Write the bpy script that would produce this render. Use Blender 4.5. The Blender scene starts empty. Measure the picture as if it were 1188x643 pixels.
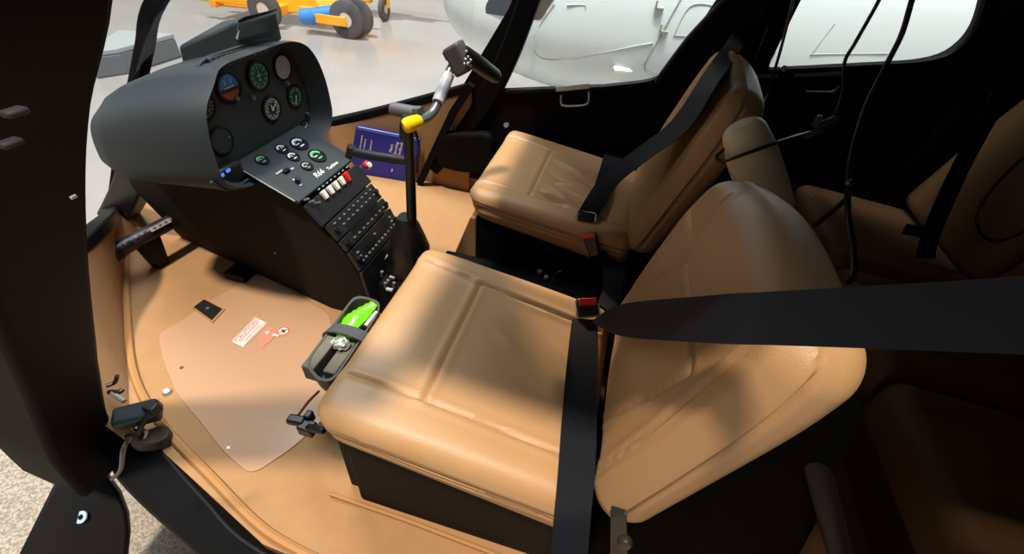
import bpy, bmesh, math, random
import numpy as np
from mathutils import Vector, Matrix

# ------------------------------------------------------------------ camera, world, lights, exposure
W, H, F = 1188.0, 643.0, 510.0
CP = Vector((.457, -1.037, 1.124))
YAW, PITCH, ROLL = -.208, .717, .09
_f = Vector((math.sin(YAW)*math.cos(PITCH), math.cos(YAW)*math.cos(PITCH), -math.sin(PITCH)))
_r = _f.cross(Vector((0, 0, 1))).normalized()
_u = _r.cross(_f)
_c, _s = math.cos(ROLL), math.sin(ROLL)
RR, UU = _c*_r + _s*_u, -_s*_r + _c*_u
scene = bpy.context.scene
COL = scene.collection
cam_d = bpy.data.cameras.new('camera')
cam = bpy.data.objects.new('camera', cam_d)
COL.objects.link(cam)
scene.camera = cam
cam_d.sensor_fit = 'HORIZONTAL'
cam_d.sensor_width = 36
cam_d.lens = F/W*36
cam_d.clip_start = .01
M3 = Matrix((RR, UU, -_f)).transposed()
cam.matrix_world = Matrix.Translation(CP) @ M3.to_4x4()

vs = scene.view_settings
vs.view_transform = 'Standard'
vs.look = 'None'
vs.exposure = 0.0
vs.gamma = 1
vs.use_curve_mapping = False

world = bpy.data.worlds.new('hangar_air')
scene.world = world
world.use_nodes = True
bg = world.node_tree.nodes['Background']
bg.inputs[0].default_value = (.86, .93, 1.0, 1)
bg.inputs[1].default_value = .23


def lamp(name, kind, loc, target, energy, color=(1, 1, 1), **k):
    d = bpy.data.lights.new(name, kind)
    d.energy = energy
    d.color = color
    for a, b in k.items():
        setattr(d, a, b)
    o = bpy.data.objects.new(name, d)
    COL.objects.link(o)
    o.location = loc
    o.rotation_euler = (Vector(target)-Vector(loc)).to_track_quat('-Z', 'Y').to_euler()
    return o


WARM = (1, .80, .56)
# high hangar light almost overhead; the cabin roof shades the seats behind its front and door edges
lamp('hangar_light', 'SUN', (0, 0, 6), (.06, .22, 5), 5.0, (1, .90, .76), angle=.09)
# narrow spots added to light patches on the near cushion and its backrest top
lamp('added_spot_cushion', 'SPOT', (-1.5, 3.2, 2.2), (.36, -.10, .38), 1500, WARM, spot_size=math.radians(3.6), spot_blend=.5, shadow_soft_size=.06)
lamp('added_spot_backrest', 'SPOT', (-2.2, 1.6, 3.4), (.69, -.20, .80), 900, WARM, spot_size=math.radians(3.4), spot_blend=.3, shadow_soft_size=.04)
lamp('added_fill_aisle', 'AREA', (0.0, 1.2, 6.5), (.9, 3.0, 0), 1000, (.88, .95, 1), shape='RECTANGLE', size=7, size_y=2)  # area light added to brighten the parked helicopter and hangar floor

# ------------------------------------------------------------------ helpers


def ray(px, py):
    return _f + RR*((px-W/2)/F) + UU*((H/2-py)/F)


def at(px, py, x=None, y=None, z=None):
    """world point seen at a photo pixel, on one axis plane"""
    d = ray(px, py)
    i, v = (0, x) if x is not None else (1, y) if y is not None else (2, z)
    return CP + d*((v-CP[i])/d[i])


def on_plane(px, py, p, n):
    d = ray(px, py)
    p, n = Vector(p), Vector(n)
    return CP + d*((p-CP).dot(n)/d.dot(n))


def V(*a):
    return Vector(a)


def srgb(r, g, b):
    def f(c):
        c /= 255
        return c/12.92 if c <= .04045 else ((c+.055)/1.055)**2.4
    return (f(r), f(g), f(b), 1)


def mat(name, col, rough=.5, metal=0, bump=0, bscale=200, var=0, vscale=6, spec=.5, emit=0, ecol=None, coat=0, col2=None, speck=False):
    m = bpy.data.materials.new(name)
    m.use_nodes = True
    nt = m.node_tree
    b = nt.nodes['Principled BSDF']
    b.inputs['Base Color'].default_value = col
    b.inputs['Roughness'].default_value = rough
    b.inputs['Metallic'].default_value = metal
    b.inputs['Specular IOR Level'].default_value = spec
    if coat:
        b.inputs['Coat Weight'].default_value = coat
        b.inputs['Coat Roughness'].default_value = .1
    if emit:
        b.inputs['Emission Color'].default_value = ecol or col
        b.inputs['Emission Strength'].default_value = emit
    tc = nt.nodes.new('ShaderNodeTexCoord')
    if var or col2:
        n = nt.nodes.new('ShaderNodeTexNoise')
        n.inputs['Scale'].default_value = vscale
        n.inputs['Detail'].default_value = 5
        nt.links.new(tc.outputs['Object'], n.inputs['Vector'])
        r = nt.nodes.new('ShaderNodeValToRGB')
        if speck:
            r.color_ramp.elements[0].position = .38
            r.color_ramp.elements[1].position = .62
        else:
            r.color_ramp.elements[0].position = .3
            r.color_ramp.elements[1].position = .7
        c2 = col2 or tuple(c*(1-var) for c in col[:3])+(1,)
        r.color_ramp.elements[0].color = c2
        r.color_ramp.elements[1].color = col
        nt.links.new(n.outputs['Fac'], r.inputs['Fac'])
        nt.links.new(r.outputs['Color'], b.inputs['Base Color'])
    if bump:
        n2 = nt.nodes.new('ShaderNodeTexNoise')
        n2.inputs['Scale'].default_value = bscale
        n2.inputs['Detail'].default_value = 4
        nt.links.new(tc.outputs['Object'], n2.inputs['Vector'])
        bp = nt.nodes.new('ShaderNodeBump')
        bp.inputs['Strength'].default_value = bump
        bp.inputs['Distance'].default_value = .002
        nt.links.new(n2.outputs['Fac'], bp.inputs['Height'])
        nt.links.new(bp.outputs['Normal'], b.inputs['Normal'])
    return m


def glass_mat(name, tint=(.96, .98, .98, 1), gloss=.05):
    m = bpy.data.materials.new(name)
    m.use_nodes = True
    nt = m.node_tree
    nt.nodes.clear()
    out = nt.nodes.new('ShaderNodeOutputMaterial')
    mx = nt.nodes.new('ShaderNodeMixShader')
    t = nt.nodes.new('ShaderNodeBsdfTransparent')
    g = nt.nodes.new('ShaderNodeBsdfGlossy')
    t.inputs[0].default_value = tint
    g.inputs['Roughness'].default_value = .03
    mx.inputs[0].default_value = gloss
    nt.links.new(t.outputs[0], mx.inputs[1])
    nt.links.new(g.outputs[0], mx.inputs[2])
    nt.links.new(mx.outputs[0], out.inputs[0])
    return m


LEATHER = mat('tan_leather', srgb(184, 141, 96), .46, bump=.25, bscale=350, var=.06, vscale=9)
LEATHER_SHADED = mat('shaded_leather', srgb(126, 90, 54), .5, bump=.25, bscale=350)  # copy of the tan leather, darkened for the shade in the rear cabin
CARPET = mat('tan_carpet', srgb(160, 121, 83), .9, bump=.7, bscale=600, var=.08, vscale=25, spec=.15)
PIPING = mat('carpet_piping', srgb(160, 112, 62), .7)
MATPLASTIC = mat('clear_heel_mat', srgb(168, 130, 100), .25, spec=.5)
BLACK = mat('satin_black_paint', srgb(9, 9, 10), .5, spec=.2)
BLACKTRIM = mat('black_door_trim', srgb(6, 6, 7), .7, spec=.1)
POSTBLK = mat('black_post_paint', srgb(5, 4, 4), .65, spec=.08)
BROWNBLK = mat('dark_console_side', srgb(26, 20, 14), .8, spec=.2, bump=.3, bscale=300)
SHELLBLK = mat('matte_black_shell', srgb(2, 2, 2), .8, spec=.03)
SEATBOX = mat('dark_seat_box', srgb(14, 10, 6), .75, spec=.2)
COWL = mat('charcoal_cowl', srgb(47, 52, 55), .6, bump=.2, bscale=500, spec=.3)
PANEL = mat('charcoal_panel', srgb(45, 50, 52), .55, spec=.3)
PANELDK = mat('black_radio_face', srgb(24, 24, 25), .45)
EDGE = mat('worn_metal_edge', srgb(170, 168, 160), .4, metal=.6)
WEB = mat('black_webbing', srgb(13, 16, 24), .75, bump=.12, bscale=900, spec=.2)
PLASTIC = mat('black_plastic', srgb(17, 17, 18), .4)
GREYPL = mat('grey_plastic', srgb(84, 84, 86), .5)
GREYMET = mat('grey_metal_tube', srgb(104, 112, 116), .35, metal=.5)
CLEARSL = mat('clear_sleeve', srgb(196, 198, 200), .2, var=.35, vscale=60)
CHROME = mat('chrome', srgb(215, 215, 215), .18, metal=1)
STEEL = mat('steel', srgb(190, 190, 188), .35, metal=.8)
WHITE = mat('white_plastic', srgb(238, 230, 220), .4)
WHITEINK = mat('white_ink', srgb(225, 228, 226), .6)
GREYINK = mat('grey_ink', srgb(150, 155, 155), .6)
TEALINK = mat('teal_ink', srgb(110, 205, 190), .6)
GREENINK = mat('green_ink', srgb(90, 190, 130), .6)
DIAL = mat('dial_black', srgb(14, 17, 18), .4)
DIALTEAL = mat('dial_dark_teal', srgb(16, 44, 46), .4)
SKYBLUE = mat('horizon_blue', srgb(50, 130, 205), .5)
EARTH = mat('horizon_brown', srgb(150, 78, 40), .5)
PALE = mat('pale_gauge_face', srgb(165, 178, 184), .4)
RED = mat('red_plastic', srgb(222, 40, 32), .35)
YELLOW = mat('yellow_cap', srgb(250, 204, 0), .4)
BLUE = mat('blue_cover', srgb(14, 30, 150), .4)
PAPER = mat('page_edges', srgb(120, 130, 190), .7)
OLIVE = mat('olive_plastic', srgb(64, 63, 50), .5)
OLIVELT = mat('olive_foam', srgb(98, 94, 78), .7)
LIME = mat('lime_wrapper', srgb(112, 226, 22), .3, var=.25, vscale=30)
FOIL = mat('silver_foil', srgb(190, 190, 180), .25, metal=.6)
PINKRED = mat('faded_red_ink', srgb(205, 66, 62), .6)
PLACARD = mat('white_placard', srgb(206, 192, 182), .5)
LCDBLUE = mat('lcd_blue', srgb(90, 140, 235), .4, emit=.8, ecol=srgb(70, 130, 240))
SCREEN = mat('grey_green_screen', srgb(64, 82, 78), .15)
TUBEMET = mat('dark_tube', srgb(44, 38, 42), .45, metal=.3)
HELIW = mat('white_gloss_paint', srgb(226, 232, 230), .25, spec=.5)
HELILINE = mat('panel_gap', srgb(150, 158, 158), .6)
HELIWIN = mat('dark_window', srgb(60, 70, 76), .1)
YEL2 = mat('tug_yellow', srgb(250, 165, 20), .45)
ROLLB = mat('blue_roller', srgb(45, 125, 200), .45)
RUBBER = mat('grey_rubber', srgb(68, 68, 70), .75)
HFLOOR = mat('hangar_floor_coat', srgb(152, 150, 149), .2, var=.12, vscale=1.2, spec=.5)
CONCRETE = mat('speckled_concrete', srgb(160, 150, 136), .85, col2=srgb(116, 105, 92), vscale=110, speck=True, bump=.3)
HWALL = mat('hangar_wall', srgb(226, 234, 238), .6)
GREYBOX = mat('grey_metal_sheet', srgb(104, 106, 107), .5)
LINING = mat('roof_lining', srgb(40, 36, 32), .9)
GLASS = glass_mat('acrylic')
AQUA = mat('outlet', srgb(30, 34, 34), .5)


def root_loc(o):
    p = Vector((0, 0, 0))
    while o is not None:
        p = p + o.location
        o = o.parent
    return p


def obj(name, bm, m, parent=None, smooth=True, bevel=0, seg=2):
    """link a bmesh (in world coordinates) as one mesh object"""
    if isinstance(bm, MB):
        bm = bm.bm
    bmesh.ops.recalc_face_normals(bm, faces=bm.faces)
    if parent is not None:
        off = root_loc(parent)
    else:
        xs = [v.co for v in bm.verts]
        off = Vector(((min(v.x for v in xs)+max(v.x for v in xs))/2, (min(v.y for v in xs)+max(v.y for v in xs))/2, min(v.z for v in xs)))
    bmesh.ops.translate(bm, verts=bm.verts, vec=-off)
    me = bpy.data.meshes.new(name)
    bm.to_mesh(me)
    bm.free()
    if smooth:
        for p in me.polygons:
            p.use_smooth = True
        try:
            me.set_sharp_from_angle(angle=math.radians(38))
        except Exception:
            pass
    o = bpy.data.objects.new(name, me)
    COL.objects.link(o)
    me.materials.append(m)
    if parent is not None:
        o.parent = parent
    else:
        o.location = off
    if bevel:
        b = o.modifiers.new('bevel', 'BEVEL')
        b.width = bevel
        b.segments = seg
        b.limit_method = 'ANGLE'
        b.angle_limit = math.radians(35)
    return o


def tag(o, label, cat, group=None, kind=None):
    o['label'] = label
    o['category'] = cat
    if group:
        o['group'] = group
    if kind:
        o['kind'] = kind
    return o


def thing(name, label, cat, loc, group=None):
    o = bpy.data.objects.new(name, None)
    o.empty_display_size = .05
    COL.objects.link(o)
    o.location = loc
    return tag(o, label, cat, group)


def struct(o, label=None, cat=None):
    o['kind'] = 'structure'
    if label:
        o['label'] = label
    if cat:
        o['category'] = cat
    return o


def frame(o, x, y=None, z=None):
    """4x4 with origin o and axes (x along, y or z given)"""
    x = Vector(x).normalized()
    if z is not None:
        z = Vector(z)
        z = (z - x*z.dot(x)).normalized()
        y = z.cross(x)
    else:
        y = Vector(y)
        y = (y - x*y.dot(x)).normalized()
        z = x.cross(y)
    m = Matrix((x, y, z)).transposed().to_4x4()
    m.translation = Vector(o)
    return m


ID = Matrix.Identity(4)


class MB:
    def __init__(self):
        self.bm = bmesh.new()

    def box(self, c, s, M=ID):
        c, s = Vector(c), Vector(s)
        vs = [self.bm.verts.new(M @ Vector((c.x+s.x*i/2, c.y+s.y*j/2, c.z+s.z*k/2))) for i in (-1, 1) for j in (-1, 1) for k in (-1, 1)]
        for f in ((0, 1, 3, 2), (4, 6, 7, 5), (0, 4, 5, 1), (2, 3, 7, 6), (0, 2, 6, 4), (1, 5, 7, 3)):
            self.bm.faces.new([vs[i] for i in f])
        return self

    def hexa(self, p):
        """p: 8 points, bottom loop of 4 then top loop of 4"""
        vs = [self.bm.verts.new(Vector(q)) for q in p]
        for f in ((3, 2, 1, 0), (4, 5, 6, 7), (0, 1, 5, 4), (1, 2, 6, 5), (2, 3, 7, 6), (3, 0, 4, 7)):
            self.bm.faces.new([vs[i] for i in f])
        return self

    def prism(self, poly, vec):
        """polygon of 3D points extruded by vec"""
        vec = Vector(vec)
        a = [self.bm.verts.new(Vector(p)) for p in poly]
        b = [self.bm.verts.new(Vector(p)+vec) for p in poly]
        n = len(a)
        self.bm.faces.new(a)
        self.bm.faces.new(b[::-1])
        for i in range(n):
            self.bm.faces.new((a[i], b[i], b[(i+1) % n], a[(i+1) % n]))
        return self

    def tube(self, pts, r, n=10, sub=0):
        pts = [Vector(p) for p in pts]
        if sub:
            pts = spline(pts, sub)
        rs = r if isinstance(r, (list, tuple)) else [r]*len(pts)
        if len(rs) != len(pts):
            k = len(rs)-1
            rs = [rs[min(k, int(i*k/(len(pts)-1)))]*(1-(i*k/(len(pts)-1)) % 1)+rs[min(k, int(i*k/(len(pts)-1))+1)]*((i*k/(len(pts)-1)) % 1) for i in range(len(pts))]
        prev = None
        t0 = (pts[1]-pts[0]).normalized()
        nrm = t0.orthogonal().normalized()
        rings = []
        for i, p in enumerate(pts):
            t = (pts[min(i+1, len(pts)-1)]-pts[max(i-1, 0)]).normalized()
            nrm = (nrm - t*nrm.dot(t)).normalized()
            b = t.cross(nrm)
            rings.append([self.bm.verts.new(p+(nrm*math.cos(2*math.pi*k/n)+b*math.sin(2*math.pi*k/n))*rs[i]) for k in range(n)])
        for a, b in zip(rings, rings[1:]):
            for k in range(n):
                self.bm.faces.new((a[k], a[(k+1) % n], b[(k+1) % n], b[k]))
        self.bm.faces.new(rings[0][::-1])
        self.bm.faces.new(rings[-1])
        return self

    def bar(self, pts, w, t, up, sub=0):
        """rectangular bar along pts; width w sideways, thickness t along up (up may be a list)"""
        pts = [Vector(p) for p in pts]
        if sub:
            pts = spline(pts, sub)
        n = len(pts)
        rings = []
        for i, p in enumerate(pts):
            tg = (pts[min(i+1, n-1)]-pts[max(i-1, 0)]).normalized()
            if isinstance(up, list):
                q = i*(len(up)-1)/(n-1)
                k = min(int(q), len(up)-2)
                u = Vector(up[k]).lerp(Vector(up[k+1]), q-k)
            else:
                u = Vector(up)
            u = (u-tg*u.dot(tg)).normalized()
            s = tg.cross(u)
            if isinstance(w, list):
                q = i*(len(w)-1)/(n-1)
                k = min(int(q), len(w)-2)
                ww = w[k]+(w[k+1]-w[k])*(q-k)
            else:
                ww = w
            rings.append([self.bm.verts.new(p+s*a*ww/2+u*b*t/2) for a, b in ((-1, -1), (1, -1), (1, 1), (-1, 1))])
        for a, b in zip(rings, rings[1:]):
            for k in range(4):
                self.bm.faces.new((a[k], a[(k+1) % 4], b[(k+1) % 4], b[k]))
        self.bm.faces.new(rings[0][::-1])
        self.bm.faces.new(rings[-1])
        return self

    def lathe(self, prof, M=ID, n=24):
        """profile of (r, z) spun about local z"""
        rings = []
        for r, z in prof:
            if r < 1e-6:
                rings.append([self.bm.verts.new(M @ Vector((0, 0, z)))])
            else:
                rings.append([self.bm.verts.new(M @ Vector((r*math.cos(2*math.pi*k/n), r*math.sin(2*math.pi*k/n), z))) for k in range(n)])
        for a, b in zip(rings, rings[1:]):
            for k in range(n):
                k2 = (k+1) % n
                if len(a) == 1 and len(b) == 1:
                    continue
                if len(a) == 1:
                    self.bm.faces.new((a[0], b[k2], b[k]))
                elif len(b) == 1:
                    self.bm.faces.new((a[k], a[k2], b[0]))
                else:
                    self.bm.faces.new((a[k], a[k2], b[k2], b[k]))
        return self

    def disc(self, r, h, M=ID, n=24):
        return self.lathe([(0, 0), (r, 0), (r, h), (0, h)], M, n)

    def arc(self, r0, r1, a0, a1, h, M=ID, n=20):
        out = [M @ Vector((r1*math.cos(a0+(a1-a0)*k/n), r1*math.sin(a0+(a1-a0)*k/n), h)) for k in range(n+1)]
        inn = [M @ Vector((r0*math.cos(a0+(a1-a0)*k/n), r0*math.sin(a0+(a1-a0)*k/n), h)) for k in range(n+1)]
        A = [self.bm.verts.new(p) for p in out]
        B = [self.bm.verts.new(p) for p in inn]
        up = (M.to_3x3() @ Vector((0, 0, 1)))*.0006
        A2 = [self.bm.verts.new(p+up) for p in out]
        B2 = [self.bm.verts.new(p+up) for p in inn]
        for k in range(n):
            self.bm.faces.new((A2[k], A2[k+1], B2[k+1], B2[k]))
            self.bm.faces.new((A[k], B[k], B[k+1], A[k+1]))
            self.bm.faces.new((A[k], A[k+1], A2[k+1], A2[k]))
            self.bm.faces.new((B[k], B2[k], B2[k+1], B[k+1]))
        return self

    def ball(self, c, r, s=(1, 1, 1), M=ID):
        bmesh.ops.create_uvsphere(self.bm, u_segments=20, v_segments=12, radius=r, matrix=Matrix.Translation(c) @ M @ Matrix.Diagonal((*s, 1)))
        return self

    def loft(self, rings, closed=True, caps=True):
        R = [[self.bm.verts.new(Vector(p)) for p in r] for r in rings]
        n = len(R[0])
        for a, b in zip(R, R[1:]):
            for k in range(n if closed else n-1):
                self.bm.faces.new((a[k], a[(k+1) % n], b[(k+1) % n], b[k]))
        if caps and closed:
            self.bm.faces.new(R[0][::-1])
            self.bm.faces.new(R[-1])
        return self


def spline(p, k=8):
    p = [Vector(q) for q in p]
    out = []
    for i in range(len(p)-1):
        a = p[max(i-1, 0)]
        b, c = p[i], p[i+1]
        d = p[min(i+2, len(p)-1)]
        for j in range(k):
            t = j/k
            out.append(.5*((2*b)+(c-a)*t+(2*a-5*b+4*c-d)*t*t+(3*b-a-3*c+d)*t**3))
    out.append(p[-1])
    return out


def thicken(bm, t):
    """give an open sheet a real thickness"""
    bmesh.ops.recalc_face_normals(bm, faces=bm.faces)
    bmesh.ops.solidify(bm, geom=bm.faces[:], thickness=t)
    return bm


def round_poly(pts, r, n=6):
    """round the corners of a 2D polygon"""
    out = []
    N = len(pts)
    for i in range(N):
        p, a, b = Vector(pts[i]), Vector(pts[i-1]), Vector(pts[(i+1) % N])
        rr = r[i] if isinstance(r, (list, tuple)) else r
        if rr <= 0:
            out.append(p)
            continue
        d1 = min(rr, (a-p).length*.45)
        d2 = min(rr, (b-p).length*.45)
        p1 = p+(a-p).normalized()*d1
        p2 = p+(b-p).normalized()*d2
        for k in range(n+1):
            t = k/n
            out.append(p1*(1-t)**2+p*2*t*(1-t)+p2*t*t)
    return out


def plate_holes(outer, holes, M, depth):
    """2D outline with holes -> solid plate bmesh, through a filled curve"""
    cu = bpy.data.curves.new('tmp', 'CURVE')
    cu.dimensions = '2D'
    cu.fill_mode = 'BOTH'
    cu.extrude = depth/2
    for poly in [outer]+holes:
        s = cu.splines.new('POLY')
        s.points.add(len(poly)-1)
        for q, p in zip(s.points, poly):
            q.co = (p[0], p[1], 0, 1)
        s.use_cyclic_u = True
    o = bpy.data.objects.new('tmp', cu)
    COL.objects.link(o)
    bpy.context.view_layer.update()
    me = bpy.data.meshes.new_from_object(o.evaluated_get(bpy.context.evaluated_depsgraph_get()))
    bm = bmesh.new()
    bm.from_mesh(me)
    bmesh.ops.transform(bm, matrix=M, verts=bm.verts)
    bmesh.ops.remove_doubles(bm, verts=bm.verts, dist=1e-5)
    bpy.data.objects.remove(o)
    bpy.data.meshes.remove(me)
    return bm


def text_bm(s, size, M, depth=.0006, align='CENTER', shear=0, into=None):
    cu = bpy.data.curves.new('tmp', 'FONT')
    cu.body = s
    cu.size = size
    cu.align_x = align
    cu.align_y = 'CENTER'
    cu.extrude = depth/2
    cu.shear = shear
    cu.resolution_u = 3
    o = bpy.data.objects.new('tmp', cu)
    COL.objects.link(o)
    bpy.context.view_layer.update()
    me = bpy.data.meshes.new_from_object(o.evaluated_get(bpy.context.evaluated_depsgraph_get()))
    bm = into.bm if into else bmesh.new()
    me.transform(M)
    bm.from_mesh(me)
    bpy.data.objects.remove(o)
    bpy.data.meshes.remove(me)
    return bm


def seg_dist(P, a, b):
    a, b = np.array(a, float), np.array(b, float)
    d = b-a
    t = np.clip(((P-a)@d)/(d@d), 0, 1)
    return np.linalg.norm(P-(a+t[:, None]*d), axis=1), t


def cushion(corners, D, r, N=(60, 60, 14), disp=None, taper=None):
    """rounded pad: unit box -> rounded in real size D -> displaced -> mapped into 8 corners.
    corners[i][j][k], i along u, j along v, k along w (w = the padded face)"""
    D = np.array(D, float)

    def axis(n, d):
        # extra samples where the edge is rounded
        a = np.linspace(0, 1, n+1)
        e = r/d
        extra = np.concatenate([np.linspace(0, e, 9), 1-np.linspace(0, e, 9)])
        return np.unique(np.round(np.concatenate([a[(a > e) & (a < 1-e)], extra]), 6))
    ax = [axis(N[i], D[i]) for i in range(3)]
    verts, faces = [], []
    for fix in range(3):
        o = [i for i in range(3) if i != fix]
        for val in (0., 1.):
            A, B = ax[o[0]], ax[o[1]]
            base = len(verts)
            for a in A:
                for b in B:
                    p = [0, 0, 0]
                    p[fix], p[o[0]], p[o[1]] = val, a, b
                    verts.append(p)
            nb = len(B)
            for i in range(len(A)-1):
                for j in range(nb-1):
                    q = [base+i*nb+j, base+(i+1)*nb+j, base+(i+1)*nb+j+1, base+i*nb+j+1]
                    faces.append(q)
    P = np.array(verts)*D
    q = np.clip(P, r, D-r)
    d = P-q
    L = np.linalg.norm(d, axis=1)
    L[L < 1e-9] = 1
    nrm = d/L[:, None]
    R = q+nrm*r
    if disp is not None:
        R = R+disp(R, nrm, D)
    U = R/D
    if taper is not None:
        U = taper(U)
    C = np.array([[[list(corners[i][j][k]) for k in (0, 1)] for j in (0, 1)] for i in (0, 1)])
    u, v, w = U[:, 0:1], U[:, 1:2], U[:, 2:3]
    out = 0
    for i in (0, 1):
        for j in (0, 1):
            for k in (0, 1):
                out = out+C[i, j, k]*(u if i else 1-u)*(v if j else 1-v)*(w if k else 1-w)
    bm = bmesh.new()
    bv = [bm.verts.new(p) for p in out]
    for f in faces:
        try:
            bm.faces.new([bv[i] for i in f])
        except ValueError:
            pass
    bmesh.ops.remove_doubles(bm, verts=bm.verts, dist=1e-5)
    return bm


def pad_disp(seams=(), wrinkles=(), puffs=(), depth=.005, width=.0045):
    """seams: polylines in metric (u,v,w); wrinkles: (a,b,amp,width); puffs: (u,v,su,sv,amp)"""
    def f(P, n, D):
        out = np.zeros(len(P))
        for line in seams:
            best = np.full(len(P), 9.)
            for a, b in zip(line, line[1:]):
                d, _ = seg_dist(P, a, b)
                best = np.minimum(best, d)
            out -= depth*np.exp(-(best/width)**2)
            out += .0022*np.exp(-((best-.011)/.008)**2)
        for a, b, amp, wd in wrinkles:
            d, t = seg_dist(P, a, b)
            out += amp*np.exp(-(d/wd)**2)*np.sin(np.pi*np.clip(t, .02, .98))**.7
        for u, v, su, sv, amp in puffs:
            top = (n[:, 2] > .2)
            out += np.where(top, amp*np.exp(-((P[:, 0]-u)/su)**2-((P[:, 1]-v)/sv)**2), 0)
        return n*out[:, None]
    return f


# ------------------------------------------------------------------ cabin structure
near_edge = [(-1.27, 0), (-1.215, -.17), (-1.0, -.38), (-.757, -.585), (-.63, -.685), (-.553, -.70), (-.30, -.772), (-.094, -.832), (.30, -.845), (.80, -.835)]
far_edge = [(-1.215, .17), (-1.06, .46), (-.84, .70), (-.60, .80), (-.30, .80), (-.05, .80), (.40, .80), (1.3, .78), (1.95, .74)]
floor_poly = [V(x, y, 0) for x, y in near_edge] + [V(.95, -.80, 0), V(1.95, -.74, 0)] + [V(x, y, 0) for x, y in reversed(far_edge)]
struct(obj('floor', MB().prism(floor_poly, (0, 0, -.03)), CARPET, smooth=False), 'tan carpeted cabin floor', 'floor')

# carpeted nose wall that rises from the floor to the windshield frame
lo_n = [(-1.27, 0), (-1.215, -.17), (-1.0, -.38), (-.757, -.585), (-.62, -.70), (-.54, -.735)]
up_n = [(-1.42, 0, .06), tuple(at(128, 252, y=-.13)), tuple(at(112, 267, y=-.28)), (-.93, -.48, .27), (-.83, -.64, .27), (-.69, -.73, .28), (-.58, -.75, .28)]
lo_f = [(-1.27, 0), (-1.215, .17), (-1.06, .46), (-.84, .70), (-.60, .80), (-.30, .80), (-.18, .79)]
up_f = [(-1.42, 0, .06), (-1.28, .24, .16), tuple(at(340, 152, y=.50)), tuple(at(380, 143, y=.72)), tuple(at(440, 129, y=.79)), tuple(at(520, 108, y=.79)), tuple(at(548, 100, y=.78))]


def strip(lo, up, t):
    m = MB()
    m.loft([[V(*p, 0) if len(p) == 2 else V(*p) for p in lo], [V(*p) for p in up]], closed=False)
    bmesh.ops.subdivide_edges(m.bm, edges=m.bm.edges[:], cuts=2, smooth=.3)
    thicken(m.bm, t)
    return m


struct(obj('wall_nose', strip(spline([V(*p, 0) for p in lo_n], 4), spline([V(*p) for p in up_n], 4), .02), CARPET), 'tan carpeted nose wall at the left of the cabin', 'wall')
struct(obj('wall_nose_far', strip(spline([V(*p, 0) for p in lo_f], 4), spline([V(*p) for p in up_f], 4), .02), CARPET), 'tan carpeted kick wall beside the blue booklet', 'wall')
# raised piping along the near edge of the carpet
struct(obj('trim_1', MB().tube([V(x, y, .006) for x, y in [(-1.19, -.17), (-.975, -.36), (-.745, -.55), (-.553, -.655), (-.30, -.745), (-.094, -.81), (.1, -.83)]], .011, 8, sub=8), PIPING), 'tan carpet piping along the door sill', 'trim')
struct(obj('trim_2', MB().tube([at(383, 573, z=.01), at(470, 603, z=.01), at(580, 645, z=.01)], .0055, 8), PIPING), 'tan edge strip below the near seat', 'trim')
struct(obj('trim_3', MB().bar([at(487, 212, z=.01), at(526, 130, y=.745), at(547, 98, y=.75)], .03, .03, (0, 1, 0)), BLACKTRIM), 'black front jamb of the far door', 'trim')

# door sill of the open near door
sill = MB()
sin = [(-.63, -.655, .005), (-.553, -.69, .004), (-.30, -.782, .003), (-.094, -.842, .003), (.30, -.862, .003), (.85, -.85, .003)]
sout = [(-.66, -.74, -.05), (-.56, -.80, -.05), (-.32, -.865, -.05), (-.12, -.905, -.05), (.30, -.93, -.05), (.85, -.92, -.05)]
slow = [(-.66, -.72, -.30), (-.56, -.78, -.30), (-.32, -.84, -.32), (-.12, -.88, -.34), (.30, -.90, -.34), (.85, -.89, -.34)]
sbk = [(x+.03, y+.05, -.30) for x, y, z in sin]
S1, S2, S3, S4 = (spline([V(*p) for p in L], 5) for L in (sin, sout, slow, sbk))
sill.loft([[a, b, c, d] for a, b, c, d in zip(S1, S2, S3, S4)])
struct(obj('trim_4', sill, BLACK, bevel=.008), 'black sill of the open near door', 'sill')

# near post between windshield and open door
post = MB()
edge = [(.10, 1.15), (.023, 1.03), (-.096, .897), (-.254, .67), (-.46, .339), (-.575, .10), (-.66, -.14)]
wid = [.30, .28, .25, .21, .165, .165, .18]
ctr = []
for i, (x, z) in enumerate(edge):
    xa, za = edge[max(i-1, 0)]
    xb_, zb_ = edge[min(i+1, len(edge)-1)]
    d_ = Vector((xa-xb_, za-zb_)).normalized()
    ctr.append(V(x-d_.y*wid[i]/2, -.765 if i < 5 else -.78, z+d_.x*wid[i]/2))
post.bar(ctr, wid, .13, (0, 1, 0), sub=6)
pst = struct(obj('trim_5', post, POSTBLK, bevel=.02, seg=3), 'black windshield post of the near door at far left', 'post')
hg = MB()
for px, py in ((17, 130), (12, 166)):
    p = at(px, py, y=-.835)
    hg.box(p, (.010, .014, .005), ID)
obj('hinge_pin', hg, mat('hinge_grey', srgb(30, 30, 33), .7), pst, bevel=.002)
obj('screw', MB().disc(.0014, .004, frame(at(88, 227, y=-.832), (1, 0, 0), z=(0, -1, 0)), 12), STEEL, pst)

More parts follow.
